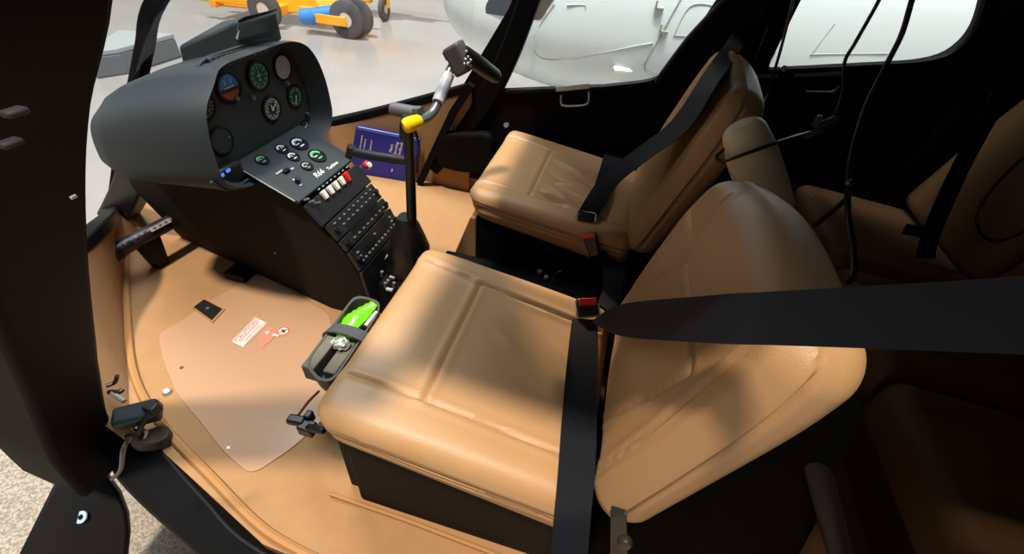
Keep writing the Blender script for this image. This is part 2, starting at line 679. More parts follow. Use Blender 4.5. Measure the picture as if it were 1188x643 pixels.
# hinge lug with its pale washer, below the post
lc = at(95, 600, y=-.86)
ln = (CP-lc).normalized()+V(0, -.25, .1)
ln.normalize()
lp = [on_plane(*q, lc, ln) for q in ((62, 562), (84, 548), (112, 540), (124, 552), (138, 572), (147, 596), (149, 618), (144, 670), (8, 670))]
lug = tag(obj('door_hinge_bracket', MB().prism(lp, ln*-.05), BLACK, bevel=.008, seg=3),
          'black rounded hinge bracket with a pale round washer at bottom left', 'bracket')
obj('washer', MB().lathe([(.0075, 0), (.0165, 0), (.0165, .004), (.0075, .004), (.0075, 0)], frame(on_plane(95, 600, lc, ln)+ln*.0005, RR, z=ln), 24), mat('pale_blue_nylon', srgb(176, 205, 228), .4), lug)
obj('tether', MB().tube([at(130, 556, y=-.86), at(140, 545, y=-.855), at(143, 522, y=-.85), at(150, 508, y=-.83)], .0035, 8, sub=5), PLASTIC, lug)

# windshield frame and posts
struct(obj('trim_6', MB().bar(spline([V(*p) for p in up_f], 4), .045, .035, (0, 0, 1)), BLACKTRIM, bevel=.006), 'black lower windshield frame on the far side', 'frame')
struct(obj('trim_7', MB().bar(spline([V(*p) for p in up_n], 4), .05, .04, (0, 0, 1)), BLACK, bevel=.006), 'black lower windshield frame on the near side', 'frame')
cpost = [V(-1.40, 0, .07), at(136, 215, y=0), at(146, 150, y=0), at(159, 98, y=0), at(168, 55, y=0), at(182, 0, y=0), V(-.44, 0, 1.07), V(.02, 0, 1.23)]
struct(obj('trim_8', MB().bar(cpost, .036, .034, (0, 1, 0), sub=6), BLACKTRIM, bevel=.006), 'black curved centre post of the windshield', 'post')
fpost = [V(-.36, .775, .08), V(-.20, .78, .31), V(-.075, .785, .52), V(.03, .77, .78), V(.16, .72, 1.22)]
struct(obj('trim_9', MB().bar(fpost, [.05, .07, .085, .075, .08], .05, (0, 1, 0), sub=6), BLACKTRIM, bevel=.008), 'black far windshield post behind the cyclic grip', 'post')
# windshield panes
for nm, up, sgn, lab in (('window_1', up_n, -1, 'near half of the clear windshield'), ('window_2', up_f, 1, 'far half of the clear windshield')):
    lo = spline([V(*p) for p in up], 4)
    n = len(lo)
    hi = [V(.04 - .02*(i/(n-1)), sgn*.70*i/(n-1), 1.24) for i in range(n)]
    m = MB()
    rings = []
    for k in range(9):
        t = k/8
        rings.append([a.lerp(b, t)+V(-.12, 0, .10)*math.sin(math.pi*t)*(1-.5*i/(n-1)) for i, (a, b) in enumerate(zip(lo, hi))])
    m.loft(rings, closed=False)
    struct(obj(nm, m, GLASS), lab, 'window')

# far doors: plates with window cut-outs in the xz plane at y = .78
YD = .78
MD = Matrix(((1, 0, 0, 0), (0, 0, -1, YD+.02), (0, 1, 0, 0), (0, 0, 0, 1)))


def P2(px, py, y=YD):
    p = at(px, py, y=y)
    return (p.x, p.z)


d1o = [(.86, .05), (.86, 1.23), (.14, 1.23)] + [P2(590, 10), P2(534, 104)] + [P2(512, 142), P2(497, 180), P2(502, 195), P2(530, 203)]
w1 = round_poly([P2(571, 106), P2(700, 101), P2(775, 93), P2(828, 10), (.86-.07, 1.16), (.20, 1.16), P2(620, 5)], [.05, 0, .1, 0, .06, .05, 0])
door1 = struct(obj('door_1', plate_holes([Vector(p) for p in d1o], [w1], MD, .04), BLACKTRIM, smooth=False), 'black far front door panel beside the far seat', 'door')
rim = MB()
rim.tube([V(p.x, YD-.004, p.y) for p in w1]+[V(w1[0].x, YD-.004, w1[0].y)], .011, 6)
obj('window_seal', rim, BLACK, door1)
pane = MB().prism([V(p.x, YD+.025, p.y) for p in w1], (0, .004, 0))
obj('pane', pane, GLASS, door1, smooth=False)
obj('handle', MB().tube([at(a, b, y=YD-.03) for a, b in ((651, 111), (651, 119), (655, 123), (678, 122), (683, 117), (683, 107))], .004, 8, sub=3), STEEL, door1)
obj('sill_plate', MB().bar([at(645, 103.5, y=YD-.012), at(684, 99.5, y=YD-.012)], .018, .006, (0, 1, 0)), STEEL, door1)
for a, b in ((553, 131), (588, 145)):
    obj('bolt', MB().disc(.011, .014, frame(at(a, b, y=YD-.002), (1, 0, 0), z=(-.2, -1, .3)), 12), STEEL, door1)
# rounded lower pocket of the door
pk = [P2(512, 150), P2(508, 178), P2(516, 190), P2(540, 196), P2(575, 196), P2(575, 150)]
obj('door_pocket', MB().prism([V(p.x, YD-.002, p.y) for p in round_poly([Vector(p) for p in pk], .05)], (0, -.05, 0)), BLACKTRIM, door1, bevel=.015, seg=3)

d2o = [(.865, .05), (1.75, .05), (1.75, 1.23), (.865, 1.23)]
w2 = round_poly([P2(885, 82), P2(1092, 71.5), P2(1132, 40), P2(1148, -20), (1.42, 1.16), (.95, 1.16), P2(925, 0)], [.03, .10, .06, 0, .06, .05, 0])
door2 = struct(obj('door_2', plate_holes([Vector(p) for p in d2o], [w2], MD, .04), BLACKTRIM, smooth=False), 'black far rear door panel behind the hanging cords', 'door')
rim = MB()
rim.tube([V(p.x, YD-.004, p.y) for p in w2]+[V(w2[0].x, YD-.004, w2[0].y)], .010, 6)
obj('window_seal', rim, BLACK, door2)
obj('pane', MB().prism([V(p.x, YD+.025, p.y) for p in w2], (0, .004, 0)), GLASS, door2, smooth=False)
for (a, b), (c, d) in (((876, 89), (902, 88)), ((921, 87.5), (976, 85.5))):
    obj('sill_plate', MB().bar([at(a, b, y=YD-.012), at(c, d, y=YD-.012)], .010, .006, (0, 1, 0)), mat('dull_sill_plate', srgb(120, 112, 105), .5), door2)
obj('handle', MB().tube([at(a, b, y=YD-.03) for a, b in ((935, 106.5), (962, 107), (970, 104), (973, 100))], .004, 8, sub=3), mat('dull_steel', srgb(90, 90, 90), .4, metal=.6), door2)
obj('latch', MB().disc(.010, .016, frame(at(908, 79, y=YD-.002), (1, 0, 0), z=(0, -1, .2)), 12), STEEL, door2)
# post between the far doors, wide black band with a lighter groove
bp = [V(.50, .735, .50), V(.62, .74, .72), V(.74, .735, .93), V(.86, .71, 1.22)]
struct(obj('trim_10', MB().bar([V(.60, .75, .60), V(.685, .75, .75), V(.80, .745, .94), V(.92, .72, 1.22)], [.12, .16, .17, .17], .05, (0, 1, 0), sub=6), BLACKTRIM, bevel=.01), 'black slanted post between the far windows', 'post')

# far lower wall under the doors, ceiling, rear wall and near rear wall
struct(obj('wall_far', MB().prism([V(-.42, .80, 0), V(1.95, .80, 0), V(1.95, .80, .12), V(-.36, .80, .12)], (0, .02, 0)), CARPET, smooth=False), 'tan kick wall under the far door', 'wall')
struct(obj('ceiling', MB().hexa([V(.06, -.73, 1.215), V(2.0, -.74, 1.215), V(2.0, .74, 1.215), V(.06, .72, 1.215), V(.06, -.73, 1.30), V(2.0, -.74, 1.30), V(2.0, .74, 1.30), V(.06, .72, 1.30)]), LINING, smooth=False), 'dark cabin roof above the seats', 'ceiling')
struct(obj('wall_rear', MB().prism([V(1.92, -.74, 0), V(1.92, .80, 0), V(1.92, .80, 1.22), V(1.92, -.74, 1.22)], (.03, 0, 0)), LINING, smooth=False), 'dark rear cabin wall', 'wall')
struct(obj('wall_near', MB().prism([V(1.05, -.785, -.02), V(1.95, -.785, -.02), V(1.95, -.765, 1.25), V(.97, -.745, 1.25)], (0, -.03, 0)), BLACKTRIM, smooth=False), 'black closed near rear door', 'wall')
struct(obj('trim_11', MB().bar([V(1.06, -.76, -.05), V(1.02, -.77, .5), V(.98, -.765, .85), V(.95, -.72, 1.24)], .11, .05, (0, 1, 0), sub=4), BLACKTRIM, bevel=.01), 'black near door post behind the near seat', 'post')

# ------------------------------------------------------------------ front seats


def seat(y0, y1, x_front, rake, back_top, label, near):
    w = y1-y0
    xb = .555 if near else .585
    t = thing('front_seat', label, 'seat', (.3, (y0+y1)/2, 0), 'front pilot seats')
    # cushion: u along x, v along y, w up
    zf, zr, th = .395, .315, .125
    c = [[[V(x_front+.03, y0+.01, zf-th), V(x_front, y0, zf-.012)], [V(x_front+.03, y1-.01, zf-th), V(x_front, y1, zf)]],
         [[V(xb, y0+.005, zr-th-.01), V(xb, y0, zr)], [V(xb, y1-.005, zr-th-.01), V(xb, y1, zr)]]]
    D = (.55, w, .13)
    T = .13
    a, b = (.105, w-.085) if near else (.085, w-.11)
    ux = .195
    seams = [[(.02, a-.005, T), (ux, a, T), (.52, a-.01, T)], [(.02, b+.02, T), (ux, b, T), (.52, b-.015, T)], [(ux, a, T), (ux, b, T)]]
    sideseam = [[(.02, 0, .075), (.2, 0, .078), (.53, 0, .085)], [(.02, 0, .062), (.2, 0, .064), (.53, 0, .072)]]
    rnd = random.Random(3 if near else 8)
    if near:
        wr = [((.27, .34, T), (.36, .30, T), .003, .014), ((.30, .26, T), (.45, .20, T), -.003, .02), ((.40, .36, T), (.52, .28, T), .003, .016),
              ((.26, .40, T), (.33, .38, T), .0035, .009), ((.45, .15, T), (.52, .22, T), .003, .012), ((.47, .36, T), (.50, .43, T), .003, .01)]
    else:
        wr = []
        for i in range(16):
            a_, b_ = rnd.uniform(.21, .30), rnd.uniform(.12, w-.14)
            wr.append(((a_, b_, T), (a_+rnd.uniform(.08, .2), b_+rnd.uniform(-.08, .08), T), rnd.choice((-1, 1))*rnd.uniform(.006, .011), rnd.uniform(.008, .015)))
    puffs = [(.30, a-.05, .28, .05, .010), (.30, b+.05, .28, .05, .008), (.10, w/2, .07, .2, .010), (.36, w/2, .14, .14, -.006)]
    obj('seat_cushion', cushion(c, D, .042, (90, 90, 18), pad_disp(seams+sideseam, wr, puffs)), LEATHER, t)
    # backrest: u along y, v up, w towards the front
    zb, zt = (.315 if near else .27), back_top
    xf = .555
    bt = .115
    dx = rake*(zt-zb)
    nx = V(1, 0, -rake).normalized()*bt
    lo0, lo1 = V(xf, y0+.005, zb), V(xf, y1-.005, zb)
    hi0, hi1 = V(xf+dx, y0-.015, zt+(.01 if near else 0)), V(xf+dx, y1+.01, zt-(.06 if near else 0))
    c = [[[lo0+nx*.9, lo0], [hi0+nx*.95, hi0]], [[lo1+nx*.9, lo1], [hi1+nx*.95, hi1]]]
    hh = (zt-zb)*math.sqrt(1+rake*rake)
    D = (w, hh, bt)
    a, b = .13, w-.10
    k_ = hh/.51
    raw = [[(.18, .02), (.125, .20), (.085, .345), (.20, .358), (.343, .356), (.40, .27), (.476, .16)], [(.343, .356), (.38, .41), (.412, .49)], [(.04, .5), (.045, .25), (.07, .02)], [(.028, .5), (.033, .25), (.058, .02)]]
    if not near:
        raw = [[(w-u_, v_) for u_, v_ in l_] for l_ in raw[:2]]+raw[2:]
    seams = [[(u_, v_*k_, bt) for u_, v_ in l_] for l_ in raw]
    seams += [[(0, 0, bt*.55), (0, hh*.5, bt*.6), (0, hh*.95, bt*.62)], [(w, .05, bt*.5), (w, hh*.9, bt*.5)]]
    a, b = .12, w-.12
    puffs = [(w/2, hh*.30, .16, .14, .014), (w/2, hh*.80, .17, .10, .008), (a-.08, hh*.5, .05, .25, .012), (b+.07, hh*.5, .05, .25, .010)]

    def taper(U):
        U = U.copy()
        tt = np.clip((U[:, 1]-.62)/.38, 0, 1.1)
        s = 1-.17*tt**2.4
        U[:, 1] = U[:, 1]+(.065 if near else .03)*np.sin(np.pi*np.clip(U[:, 0], 0, 1))*np.clip((U[:, 1]-.45)/.55, 0, 1.1)**1.5
        tb = np.clip((.22-U[:, 1])/.22, 0, 1.1)
        s = s*(1-.05*tb**2)
        s = np.where(U[:, 0] < .5, 1-.07*tt**3, 1-.25*tt**2.4) if near else s
        U[:, 0] = .5+(U[:, 0]-.5)*s
        return U
    wr = [((.2, .05, bt), (.35, .08, bt), .003, .012), ((w*.3, hh*.75, bt), (w*.6, hh*.72, bt), .002, .02)]
    obj('backrest', cushion(c, D, .05, (80, 80, 18), pad_disp(seams, wr, puffs), taper), LEATHER, t)
    # box under the cushion, carpeted slope in front of it
    obj('seat_box', MB().hexa([V(.06, y0+.015, 0), V(.55, y0+.015, 0), V(.55, y1-.015, 0), V(.06, y1-.015, 0),
                               V(.065, y0+.02, .285), V(.55, y0+.02, .20), V(.55, y1-.02, .20), V(.065, y1-.02, .285)]), SEATBOX if near else BLACKTRIM, t, smooth=False, bevel=.008)
    obj('front_panel', MB().hexa([V(-.06, y0+.03, 0), V(.055, y0+.03, 0), V(.055, y1-.03, 0), V(-.06, y1-.03, 0),
                                  V(.035, y0+.02, .27), V(.055, y0+.02, .27), V(.055, y1-.02, .27), V(.035, y1-.02, .27)]) if not near else
        MB().hexa([V(.02, y0+.04, 0), V(.055, y0+.04, 0), V(.055, y1-.03, 0), V(.02, y1-.03, 0),
                   V(.04, y0+.03, .27), V(.055, y0+.03, .27), V(.055, y1-.02, .27), V(.04, y1-.02, .27)]),
        CARPET if not near else SEATBOX, t, smooth=False, bevel=.004)
    # black shell that carries the backrest
    ya, yb = y0+.02, y1-.02
    prof = [(.595, .01), (.59, .38), (xf+dx*.55+.07, zb+(zt-zb)*.55), (xf+dx+.075, zt-.13), (xf+dx+.125, zt-.15), (.865, .47), (.93, .22), (.955, .01)] if near else \
           [(.60, .01), (.60, .30), (xf+dx*.5+.10, zb+(zt-zb)*.45), (xf+dx+.10, zt-.10), (xf+dx+.125, zt-.10), (.80, .40), (.84, .01)]
    obj('seat_shell', MB().loft([[V(x, ya, z+(.06 if near and i_ in (3, 4) else 0)) for i_, (x, z) in enumerate(prof)], [V(x, yb, z) for x, z in prof]]), BLACKTRIM if not near else SHELLBLK, t, bevel=.02, seg=3)
    if near:
        obj('highlight_tube', MB().tube([at(930, 485, y=y0+.06), at(945, 535, y=y0+.03), at(980, 660, y=y0+.02)], .017, 16), mat('glossy_black_tube', srgb(5, 5, 5), .55, spec=.15), t)  # tube added to catch a grey highlight along the shell
    return t


near_seat = seat(-.70, -.155, .018, .22, .815, 'tan leather front seat nearest the open door with the belt across its backrest', True)
far_seat = seat(.155, .70, .022, .30, .80, 'tan leather front seat farther from view, beside the black far door', False)

# centre tunnel between the seats
tun = thing('center_tunnel', 'black tunnel cover with bolts between the two front seats', 'cover', (.3, 0, 0))
obj('cover', MB().box((.27, 0, .07), (.62, .27, .14)), BLACKTRIM, tun, smooth=False, bevel=.01)
for a, b, rr in ((626, 317, .010), (633, 324, .007)):
    obj('bolt', MB().lathe([(.0, 0), (rr, 0), (rr, .012), (rr*.5, .012), (rr*.5, .016), (0, .016)], frame(at(a, b, z=.142), (1, 0, 0), y=(0, 1, 0)), 12), STEEL, tun)
obj('cable_loop', MB().tube([at(640, 330, z=.145), at(644, 318, z=.17), at(652, 316, z=.18), at(654, 326, z=.145)], .003, 8, sub=5), PLASTIC, tun)

# tan padded roll behind the seats
rp = [at(860, 143, y=.06), at(862.5, 151, y=.06), at(872, 180, y=.06), at(884, 215, y=.06), at(890, 240, y=.06)]
tag(obj('padded_roll', MB().tube(spline(rp, 6), [.022, .046, .056, .058, .06], 20), mat('window_lit_leather', srgb(222, 200, 165), .4, bump=.2, bscale=350)), 'short tan padded leather roll standing between the two front backrests', 'cushion')  # paler copy of the tan leather, cool window light put into its colour

# ------------------------------------------------------------------ seat belts


def strap(name, pts, widths, normals, m, parent=None, t=.0022, sub=8):
    mb = MB()
    n = len(pts)
    mb.bar(pts, widths, t, normals, sub=sub)
    return obj(name, mb, m, parent)


def ribbon(edges_a, edges_b, t=.002, sub=6):
    """strap from its two edges"""
    A, B = spline(edges_a, sub), spline(edges_b, sub)
    m = MB()
    m.loft([[a, a.lerp(b, .33), a.lerp(b, .67), b] for a, b in zip(A, B)], closed=False)
    thicken(m.bm, t)
    return m


fp, fn = V(.555, 0, .315), V(1, 0, -.20)


def bk(px, py, off):
    return on_plane(px, py, fp-fn.normalized()*off, fn)


nb = thing('seat_belt', 'black lap and shoulder belt fastened across the near tan seat with red button buckle', 'seat belt', at(680, 365, z=.36), 'front seat belts')
# shoulder strap: leaves the tongue, crosses the backrest and runs to the door post at right
a1, a2 = bk(820, 344, .05), at(1210, 319.5, y=-.81)
b1, b2 = bk(820, 398, .05), at(1210, 411.5, y=-.83)
pa = [at(688, 372, y=-.30), bk(720, 354, .05), a1, a1.lerp(a2, .33), a1.lerp(a2, .66), a2]
pb = [at(690, 376, y=-.31), bk(720, 390, .05), b1, b1.lerp(b2, .33), b1.lerp(b2, .66), b2]
obj('shoulder_strap', ribbon(pa, pb), WEB, nb)
la = [at(664, 369, z=.365), at(660, 400, z=.36), at(654, 460, z=.350), at(648, 540, z=.345), at(643, 600, z=.33), at(638, 655, z=.27)]
lb = [at(693, 371, z=.365), at(694, 400, z=.36), at(693, 460, z=.350), at(691, 540, z=.345), at(686, 595, z=.33), at(681, 655, z=.27)]
obj('lap_strap', ribbon(la, lb), WEB, nb)
b0 = at(681, 357, z=.375)
BM = frame(b0, (1, .15, 0), z=(-.25, -.35, .9))
BM2 = frame(b0, at(697, 356, z=.375)-at(664, 358, z=.375), z=(-.1, -.6, .8))
bk1 = obj('buckle', MB().box((0, 0, 0), (.052, .045, .020), BM2), PLASTIC, nb, bevel=.004)
obj('release_button', MB().box((0, .012, .011), (.044, .018, .006), BM2), RED, bk1, bevel=.002)
tg = MB().box((0, -.024, .001), (.056, .004, .012), BM2)
tg.box((-.028, -.008, .002), (.004, .03, .012), BM2)
tg.box((.028, -.008, .002), (.004, .03, .012), BM2)
obj('tongue', tg, CHROME, nb, bevel=.001)
obj('buckle_strap', ribbon([at(694, 352, z=.36), at(700, 330, z=.31), at(699, 303, z=.22)], [at(712, 366, z=.36), at(722, 335, z=.31), at(729, 303, z=.22)]), WEB, nb)

fb = thing('seat_belt', 'black lap and shoulder belt on the far tan seat, buckled with small red button', 'seat belt', at(684, 255, z=.34), 'front seat belts')
fp2, fn2 = V(.555, 0, .27), V(1, 0, -.30)


def bk2f(px, py, off):
    return on_plane(px, py, fp2-fn2.normalized()*off, fn2)


A0, A1 = at(667, 252, z=.375), bk2f(779, 141, .035)
B0, B1 = at(691, 255, z=.375), bk2f(799, 150, .035)
pa = [A0, A0.lerp(A1, .3)+V(-.02, 0, .025), A0.lerp(A1, .65)+V(-.015, 0, .01), A1, bk2f(819, 82, .03), at(846, 44, y=.70), at(872, 0, y=.71), at(890, -30, y=.71)]
pb = [B0, B0.lerp(B1, .3)+V(-.02, 0, .025), B0.lerp(B1, .65)+V(-.015, 0, .01), B1, bk2f(836, 93, .03), at(862, 54, y=.69), at(890, 8, y=.71), at(908, -22, y=.71)]
obj('shoulder_strap', ribbon(pa, pb), WEB, fb)
la = [at(668, 250, z=.36), at(684, 228, z=.36), at(693, 205, z=.35), at(700, 182, z=.34), at(703, 172, z=.28)]
lb = [at(692, 252, z=.36), at(703, 236, z=.36), at(712, 215, z=.35), at(722, 188, z=.34), at(726, 178, z=.28)]
obj('lap_strap', ribbon(la, lb), WEB, fb)
b0 = at(680, 253, z=.38)
BM3 = frame(b0, at(692, 255, z=.38)-at(668, 252, z=.38), z=(-.1, -.6, .8))
obj('tongue_cover', MB().box((0, 0, .004), (.050, .026, .012), BM3), PLASTIC, fb, bevel=.004)
tg = MB().tube([BM3 @ V(x, y, .011) for x, y in ((-.028, -.014), (-.028, .012), (-.02, .016), (.02, .016), (.028, .012), (.028, -.014))], .0028, 8)
obj('tongue', tg, CHROME, fb)
BK = at(686, 282, y=.135)
BM4 = frame(BK, (at(697, 280, y=.135)-at(676, 284, y=.135)), z=(-.2, -1, .35))
bk2 = obj('buckle', MB().hexa([BM4 @ V(*p) for p in ((-.024, .030, -.012), (.024, .030, -.012), (.020, -.045, -.012), (-.012, -.045, -.012), (-.024, .030, .012), (.024, .030, .012), (.020, -.045, .012), (-.012, -.045, .012))]), PLASTIC, fb, bevel=.005)
obj('release_button', MB().box((0, .0265, .008), (.042, .016, .012), BM4), RED, bk2, bevel=.002)
obj('buckle_strap', ribbon([at(683, 296, y=.14), at(690, 306, y=.13), at(698, 318, y=.12)], [at(702, 290, y=.14), at(712, 302, y=.13), at(728, 312, y=.12)]), WEB, fb)

# ------------------------------------------------------------------ instrument pod
pod = thing('instrument_panel', 'charcoal instrument pod with round gauges above the centre console', 'instrument panel', (-.62, 0, .45))
# face outline in the yz plane (y, z): R66-like mushroom
face = [(-.235, .50), (-.225, .63), (-.205, .70), (-.16, .74), (-.13, .775), (.12, .775), (.18, .75), (.215, .70), (.235, .62), (.235, .50), (.16, .455), (-.15, .455)]
facep = round_poly([Vector(p) for p in face], .05, 5)


def face_ring(x, sy, sz, dz, cz=.62):
    return [V(x, p.x*sy, cz+(p.y-cz)*sz+dz) for p in facep]


cowl = MB()
rings = [face_ring(-.545, .93, .93, 0), face_ring(-.50, 1.03, .97, .0), face_ring(-.485, 1.07, .98, -.003), face_ring(-.50, 1.12, .99, -.008), face_ring(-.58, 1.17, .97, -.014), face_ring(-.70, 1.18, .91, -.036),
         face_ring(-.83, 1.13, .78, -.068), face_ring(-.91, 1.0, .62, -.082), face_ring(-.95, .72, .42, -.09)]
cowl.loft(rings, caps=False)
cowl.bm.faces.new([v for v in cowl.bm.verts[-len(facep):]])
obj('cowl', cowl, COWL, pod)
MF = Matrix(((0, 0, 1, -.55), (1, 0, 0, 0), (0, 1, 0, 0), (0, 0, 0, 1)))   # local x -> world y, local y -> world z, local z -> world +x (aft)
fc = MB().prism([V(-.56, p.x*.97, .62+(p.y-.62)*.97) for p in facep], (.012, 0, 0))
obj('panel_face', fc, PANEL, pod)
XF = -.548


def gauge(px, py, r, ink=WHITEINK, dial=DIAL, n=24, parent=pod, x=XF, style='ticks', hand=None, a0=0, a1=2*math.pi):
    c = at(px, py, x=x)
    M = Matrix(((0, 0, 1, c.x), (1, 0, 0, c.y), (0, 1, 0, c.z), (0, 0, 0, 1)))
    g = obj('gauge', MB().lathe([(0, 0), (r*1.14, 0), (r*1.14, .004), (r*1.0, .006), (r*.96, .003), (0, .003)], M, 32), BLACK, parent)
    obj('dial', MB().disc(r*.95, .0008, M @ Matrix.Translation((0, 0, .0035)), 32), dial, g)
    mk = MB()
    for k in range(n):
        a = a0+(a1-a0)*k/n
        L = r*(.2 if k % 3 == 0 else .11)
        w = r*(.075 if k % 3 == 0 else .04)
        mk.box((r*.86-L/2, 0, .0048), (L, w, .0006), M @ Matrix.Rotation(a, 4, 'Z'))
    if style == 'compass':
        for k in range(12):
            a = 2*math.pi*k/12
            text_bm(('N', '3', '6', 'E', '12', '15', 'S', '21', '24', 'W', '30', '33')[k], r*.24, M @ Matrix.Rotation(-a, 4, 'Z') @ Matrix.Translation((0, r*.56, .0048)), into=mk)
        mk.box((0, 0, .0048), (r*.12, r*.7, .0006), M)
        mk.box((0, r*.05, .0048), (r*.5, r*.10, .0006), M)
        mk.box((0, -r*.28, .0048), (r*.25, r*.07, .0006), M)
    if style == 'numbers':
        for k in range(0, 10, 1):
            a = 2*math.pi*k/10
            text_bm(str(k), r*.3, M @ Matrix.Rotation(-a, 4, 'Z') @ Matrix.Translation((0, r*.58, .0048)) @ Matrix.Rotation(a, 4, 'Z'), into=mk)
    obj('marks', mk, ink, g, smooth=False)
    if hand:
        h = MB()
        for ang, ln, w in hand:
            h.prism([M @ Matrix.Rotation(ang, 4, 'Z') @ V(*p) for p in ((-r*.15, -w*r, .0062), (-r*.15, w*r, .0062), (ln*r, w*r*.3, .0062), (ln*r, -w*r*.3, .0062))], (.0007, 0, 0))
        obj('needle', h, WHITEINK, g, smooth=False)
    return g, M


R0 = .036
gauge(233, 122, R0, n=20, hand=[(-2.2, .8, .06)], style='numbers', ink=GREYINK)
g, M = gauge(264, 101, R0*1.05, n=1, ink=GREYINK)
obj('sky_half', MB().prism([M @ V(R0*.85*math.cos(a), R0*.85*math.sin(a), .0046) for a in [math.pi*k/16 for k in range(17)]], (.0006, 0, 0)), SKYBLUE, g, smooth=False)
obj('earth_half', MB().prism([M @ V(R0*.85*math.cos(a), R0*.85*math.sin(a), .0046) for a in [-.35-(math.pi-.7)*k/16 for k in range(17)]], (.0006, 0, 0)), EARTH, g, smooth=False)
obj('horizon_bar', MB().box((0, 0, .0056), (R0*1.0, R0*.07, .0008), M), WHITEINK, g, smooth=False)
for q_ in (-.3, .3):
    obj('bank_mark', MB().box((R0*q_, R0*.4, .0056), (R0*.06, R0*.3, .0006), M), WHITEINK, g, smooth=False)
gauge(299, 88, R0*1.03, n=36, style='compass', ink=TEALINK, dial=DIALTEAL)
gauge(327, 78, R0*.92, n=18, dial=PALE, ink=GREYINK, hand=[(1.2, .7, .05)])
gauge(314.5, 126, R0*.95, n=30, style='numbers', hand=[(.55, .75, .07), (1.9, .45, .09)])
gauge(341.5, 112, R0*.88, n=20, ink=GREENINK, dial=mat('dial_green_black', srgb(16, 34, 30), .4), hand=[(-2.0, .75, .05)], style='numbers')
gauge(353, 147, R0*.55, n=10, ink=WHITEINK, hand=[(.8, .7, .1), (2.6, .6, .1)])
gauge(256, 163, R0*.95, n=0+1, ink=GREYINK, dial=DIALTEAL)
# knobs and the row of warning lights
for px, py in ((291, 113), (272, 114), (355, 132), (331, 96)):
    obj('knob', MB().disc(.006, .012, frame(at(px, py, x=XF+.002), (0, 1, 0), z=(1, 0, 0)), 12), GREYMET, pod)
wl = obj('warning_light_strip', MB().bar([at(242, 75, x=XF+.006), at(311, 55, x=XF+.006)], .030, .010, (1, 0, 0)), PANELDK, pod, bevel=.003)
for k in range(11):
    q = k/10
    for row in (-.006, .006):
        p = at(246+q*61, 73.5-q*17.5, x=XF+.0115)+V(0, 0, row)
        obj('lamp', MB().box(p, (.002, .009, .006)), GREYPL if (k+int(row > 0)) % 4 else mat('lamp_grey', srgb(120, 124, 124), .4), wl, smooth=False)
# lower left clock under the pod
cl = obj('clock', MB().box(at(262, 202, x=-.53), (.05, .085, .06)), PLASTIC, pod, bevel=.012, seg=3)
cp = at(262, 201, x=-.503)
obj('digits', MB().box(cp+V(0, -.012, 0), (.001, .012, .009)).box(cp+V(0, .010, .003), (.001, .014, .009)), LCDBLUE, cl, smooth=False)
obj('clock_rim', MB().tube([at(245, 211, x=-.50), at(258, 219, x=-.50), at(272, 219, x=-.50), at(288, 208, x=-.50)], .004, 8, sub=4), COWL, cl)
# display box on top of the pod
gx = thing('display_box', 'charcoal hooded display box with a small grey-green screen on top of the instrument pod', 'display', (-.62, .06, .79))
hb = MB()
a0, a1 = at(210, 73, z=.785), at(279, 47, z=.785)
hx = [V(-.74, .00, .775), V(-.555, -.02, .775), V(-.555, .145, .775), V(-.74, .13, .775)]
dn = V(0, 0, -.03)
hood = [at(209, 74, x=-.72)+dn, at(278, 48, x=-.555)+dn, at(325, 33, x=-.555)+dn, at(270, 45, x=-.75)+dn,
        at(206, 54, x=-.72), at(273, 25, x=-.555), at(321, 12, x=-.555), at(258, 24, x=-.75)]
obj('hood', MB().hexa(hood), COWL, gx, bevel=.008)
q = [at(275, 46, x=-.551), at(310, 36, x=-.551), at(312, 20, x=-.551), at(275, 29, x=-.551)]
obj('screen', MB().prism(q, (.003, 0, 0)), SCREEN, gx, smooth=False)
obj('screen_clip', MB().tube([at(274, 45, x=-.548), at(277, 36, x=-.548), at(275, 46, x=-.548)], .002, 6), STEEL, gx)
obj('visor', MB().hexa([at(277, 27, x=-.55), at(322, 13, x=-.55), at(322, 12, x=-.51), at(284, 21, x=-.51), at(275, 24, x=-.55), at(321, 10, x=-.55), at(322, 10, x=-.51), at(284, 19, x=-.51)]), BLACK, gx, bevel=.002)

# ------------------------------------------------------------------ centre console
con = thing('center_console', 'sloping black centre console with small gauges, white switches and radios', 'console', (-.5, 0, 0))
yl, yr = -.14, .13


def top_z(x):
    pts = [(-.545, .515), (-.36, .428), (-.25, .268), (-.205, .12)]
    for (xa, za), (xb, zb) in zip(pts, pts[1:]):
        if x <= xb:
            return za+(zb-za)*(x-xa)/(xb-xa)
    return .1


secs = [(-1.13, .01, .03, .30, .06), (-1.0, -.02, .05, .40, .10), (-.83, -.055, .07, .45, .12), (-.70, -.08, .08, .46, .135), (-.545, -.11, .10, .485, .138), (-.36, -.147, .125, .40, .138), (-.25, -.148, .13, .24, .138), (-.212, -.148, .13, .11, .138)]
body = MB()
body.loft([[V(x, yl_, 0), V(x, -w_, zt_*.85), V(x, -w_+.004, zt_), V(x, w_-.014, zt_), V(x, w_-.01, zt_*.85), V(x, yr_, 0)] for x, yl_, yr_, zt_, w_ in secs])
obj('body', body, BROWNBLK, con, bevel=.006)


def slab(name, m, x0, x1, z0, z1, ya, yb, t, parent=con, bevel=.003):
    n = V(-(z1-z0), 0, (x1-x0)).normalized()*t
    return obj(name, MB().hexa([V(x0, ya, z0), V(x1, ya, z1), V(x1, yb, z1), V(x0, yb, z0), V(x0, ya, z0)+n, V(x1, ya, z1)+n, V(x1, yb, z1)+n, V(x0, yb, z0)+n]), m, parent, smooth=False, bevel=bevel)


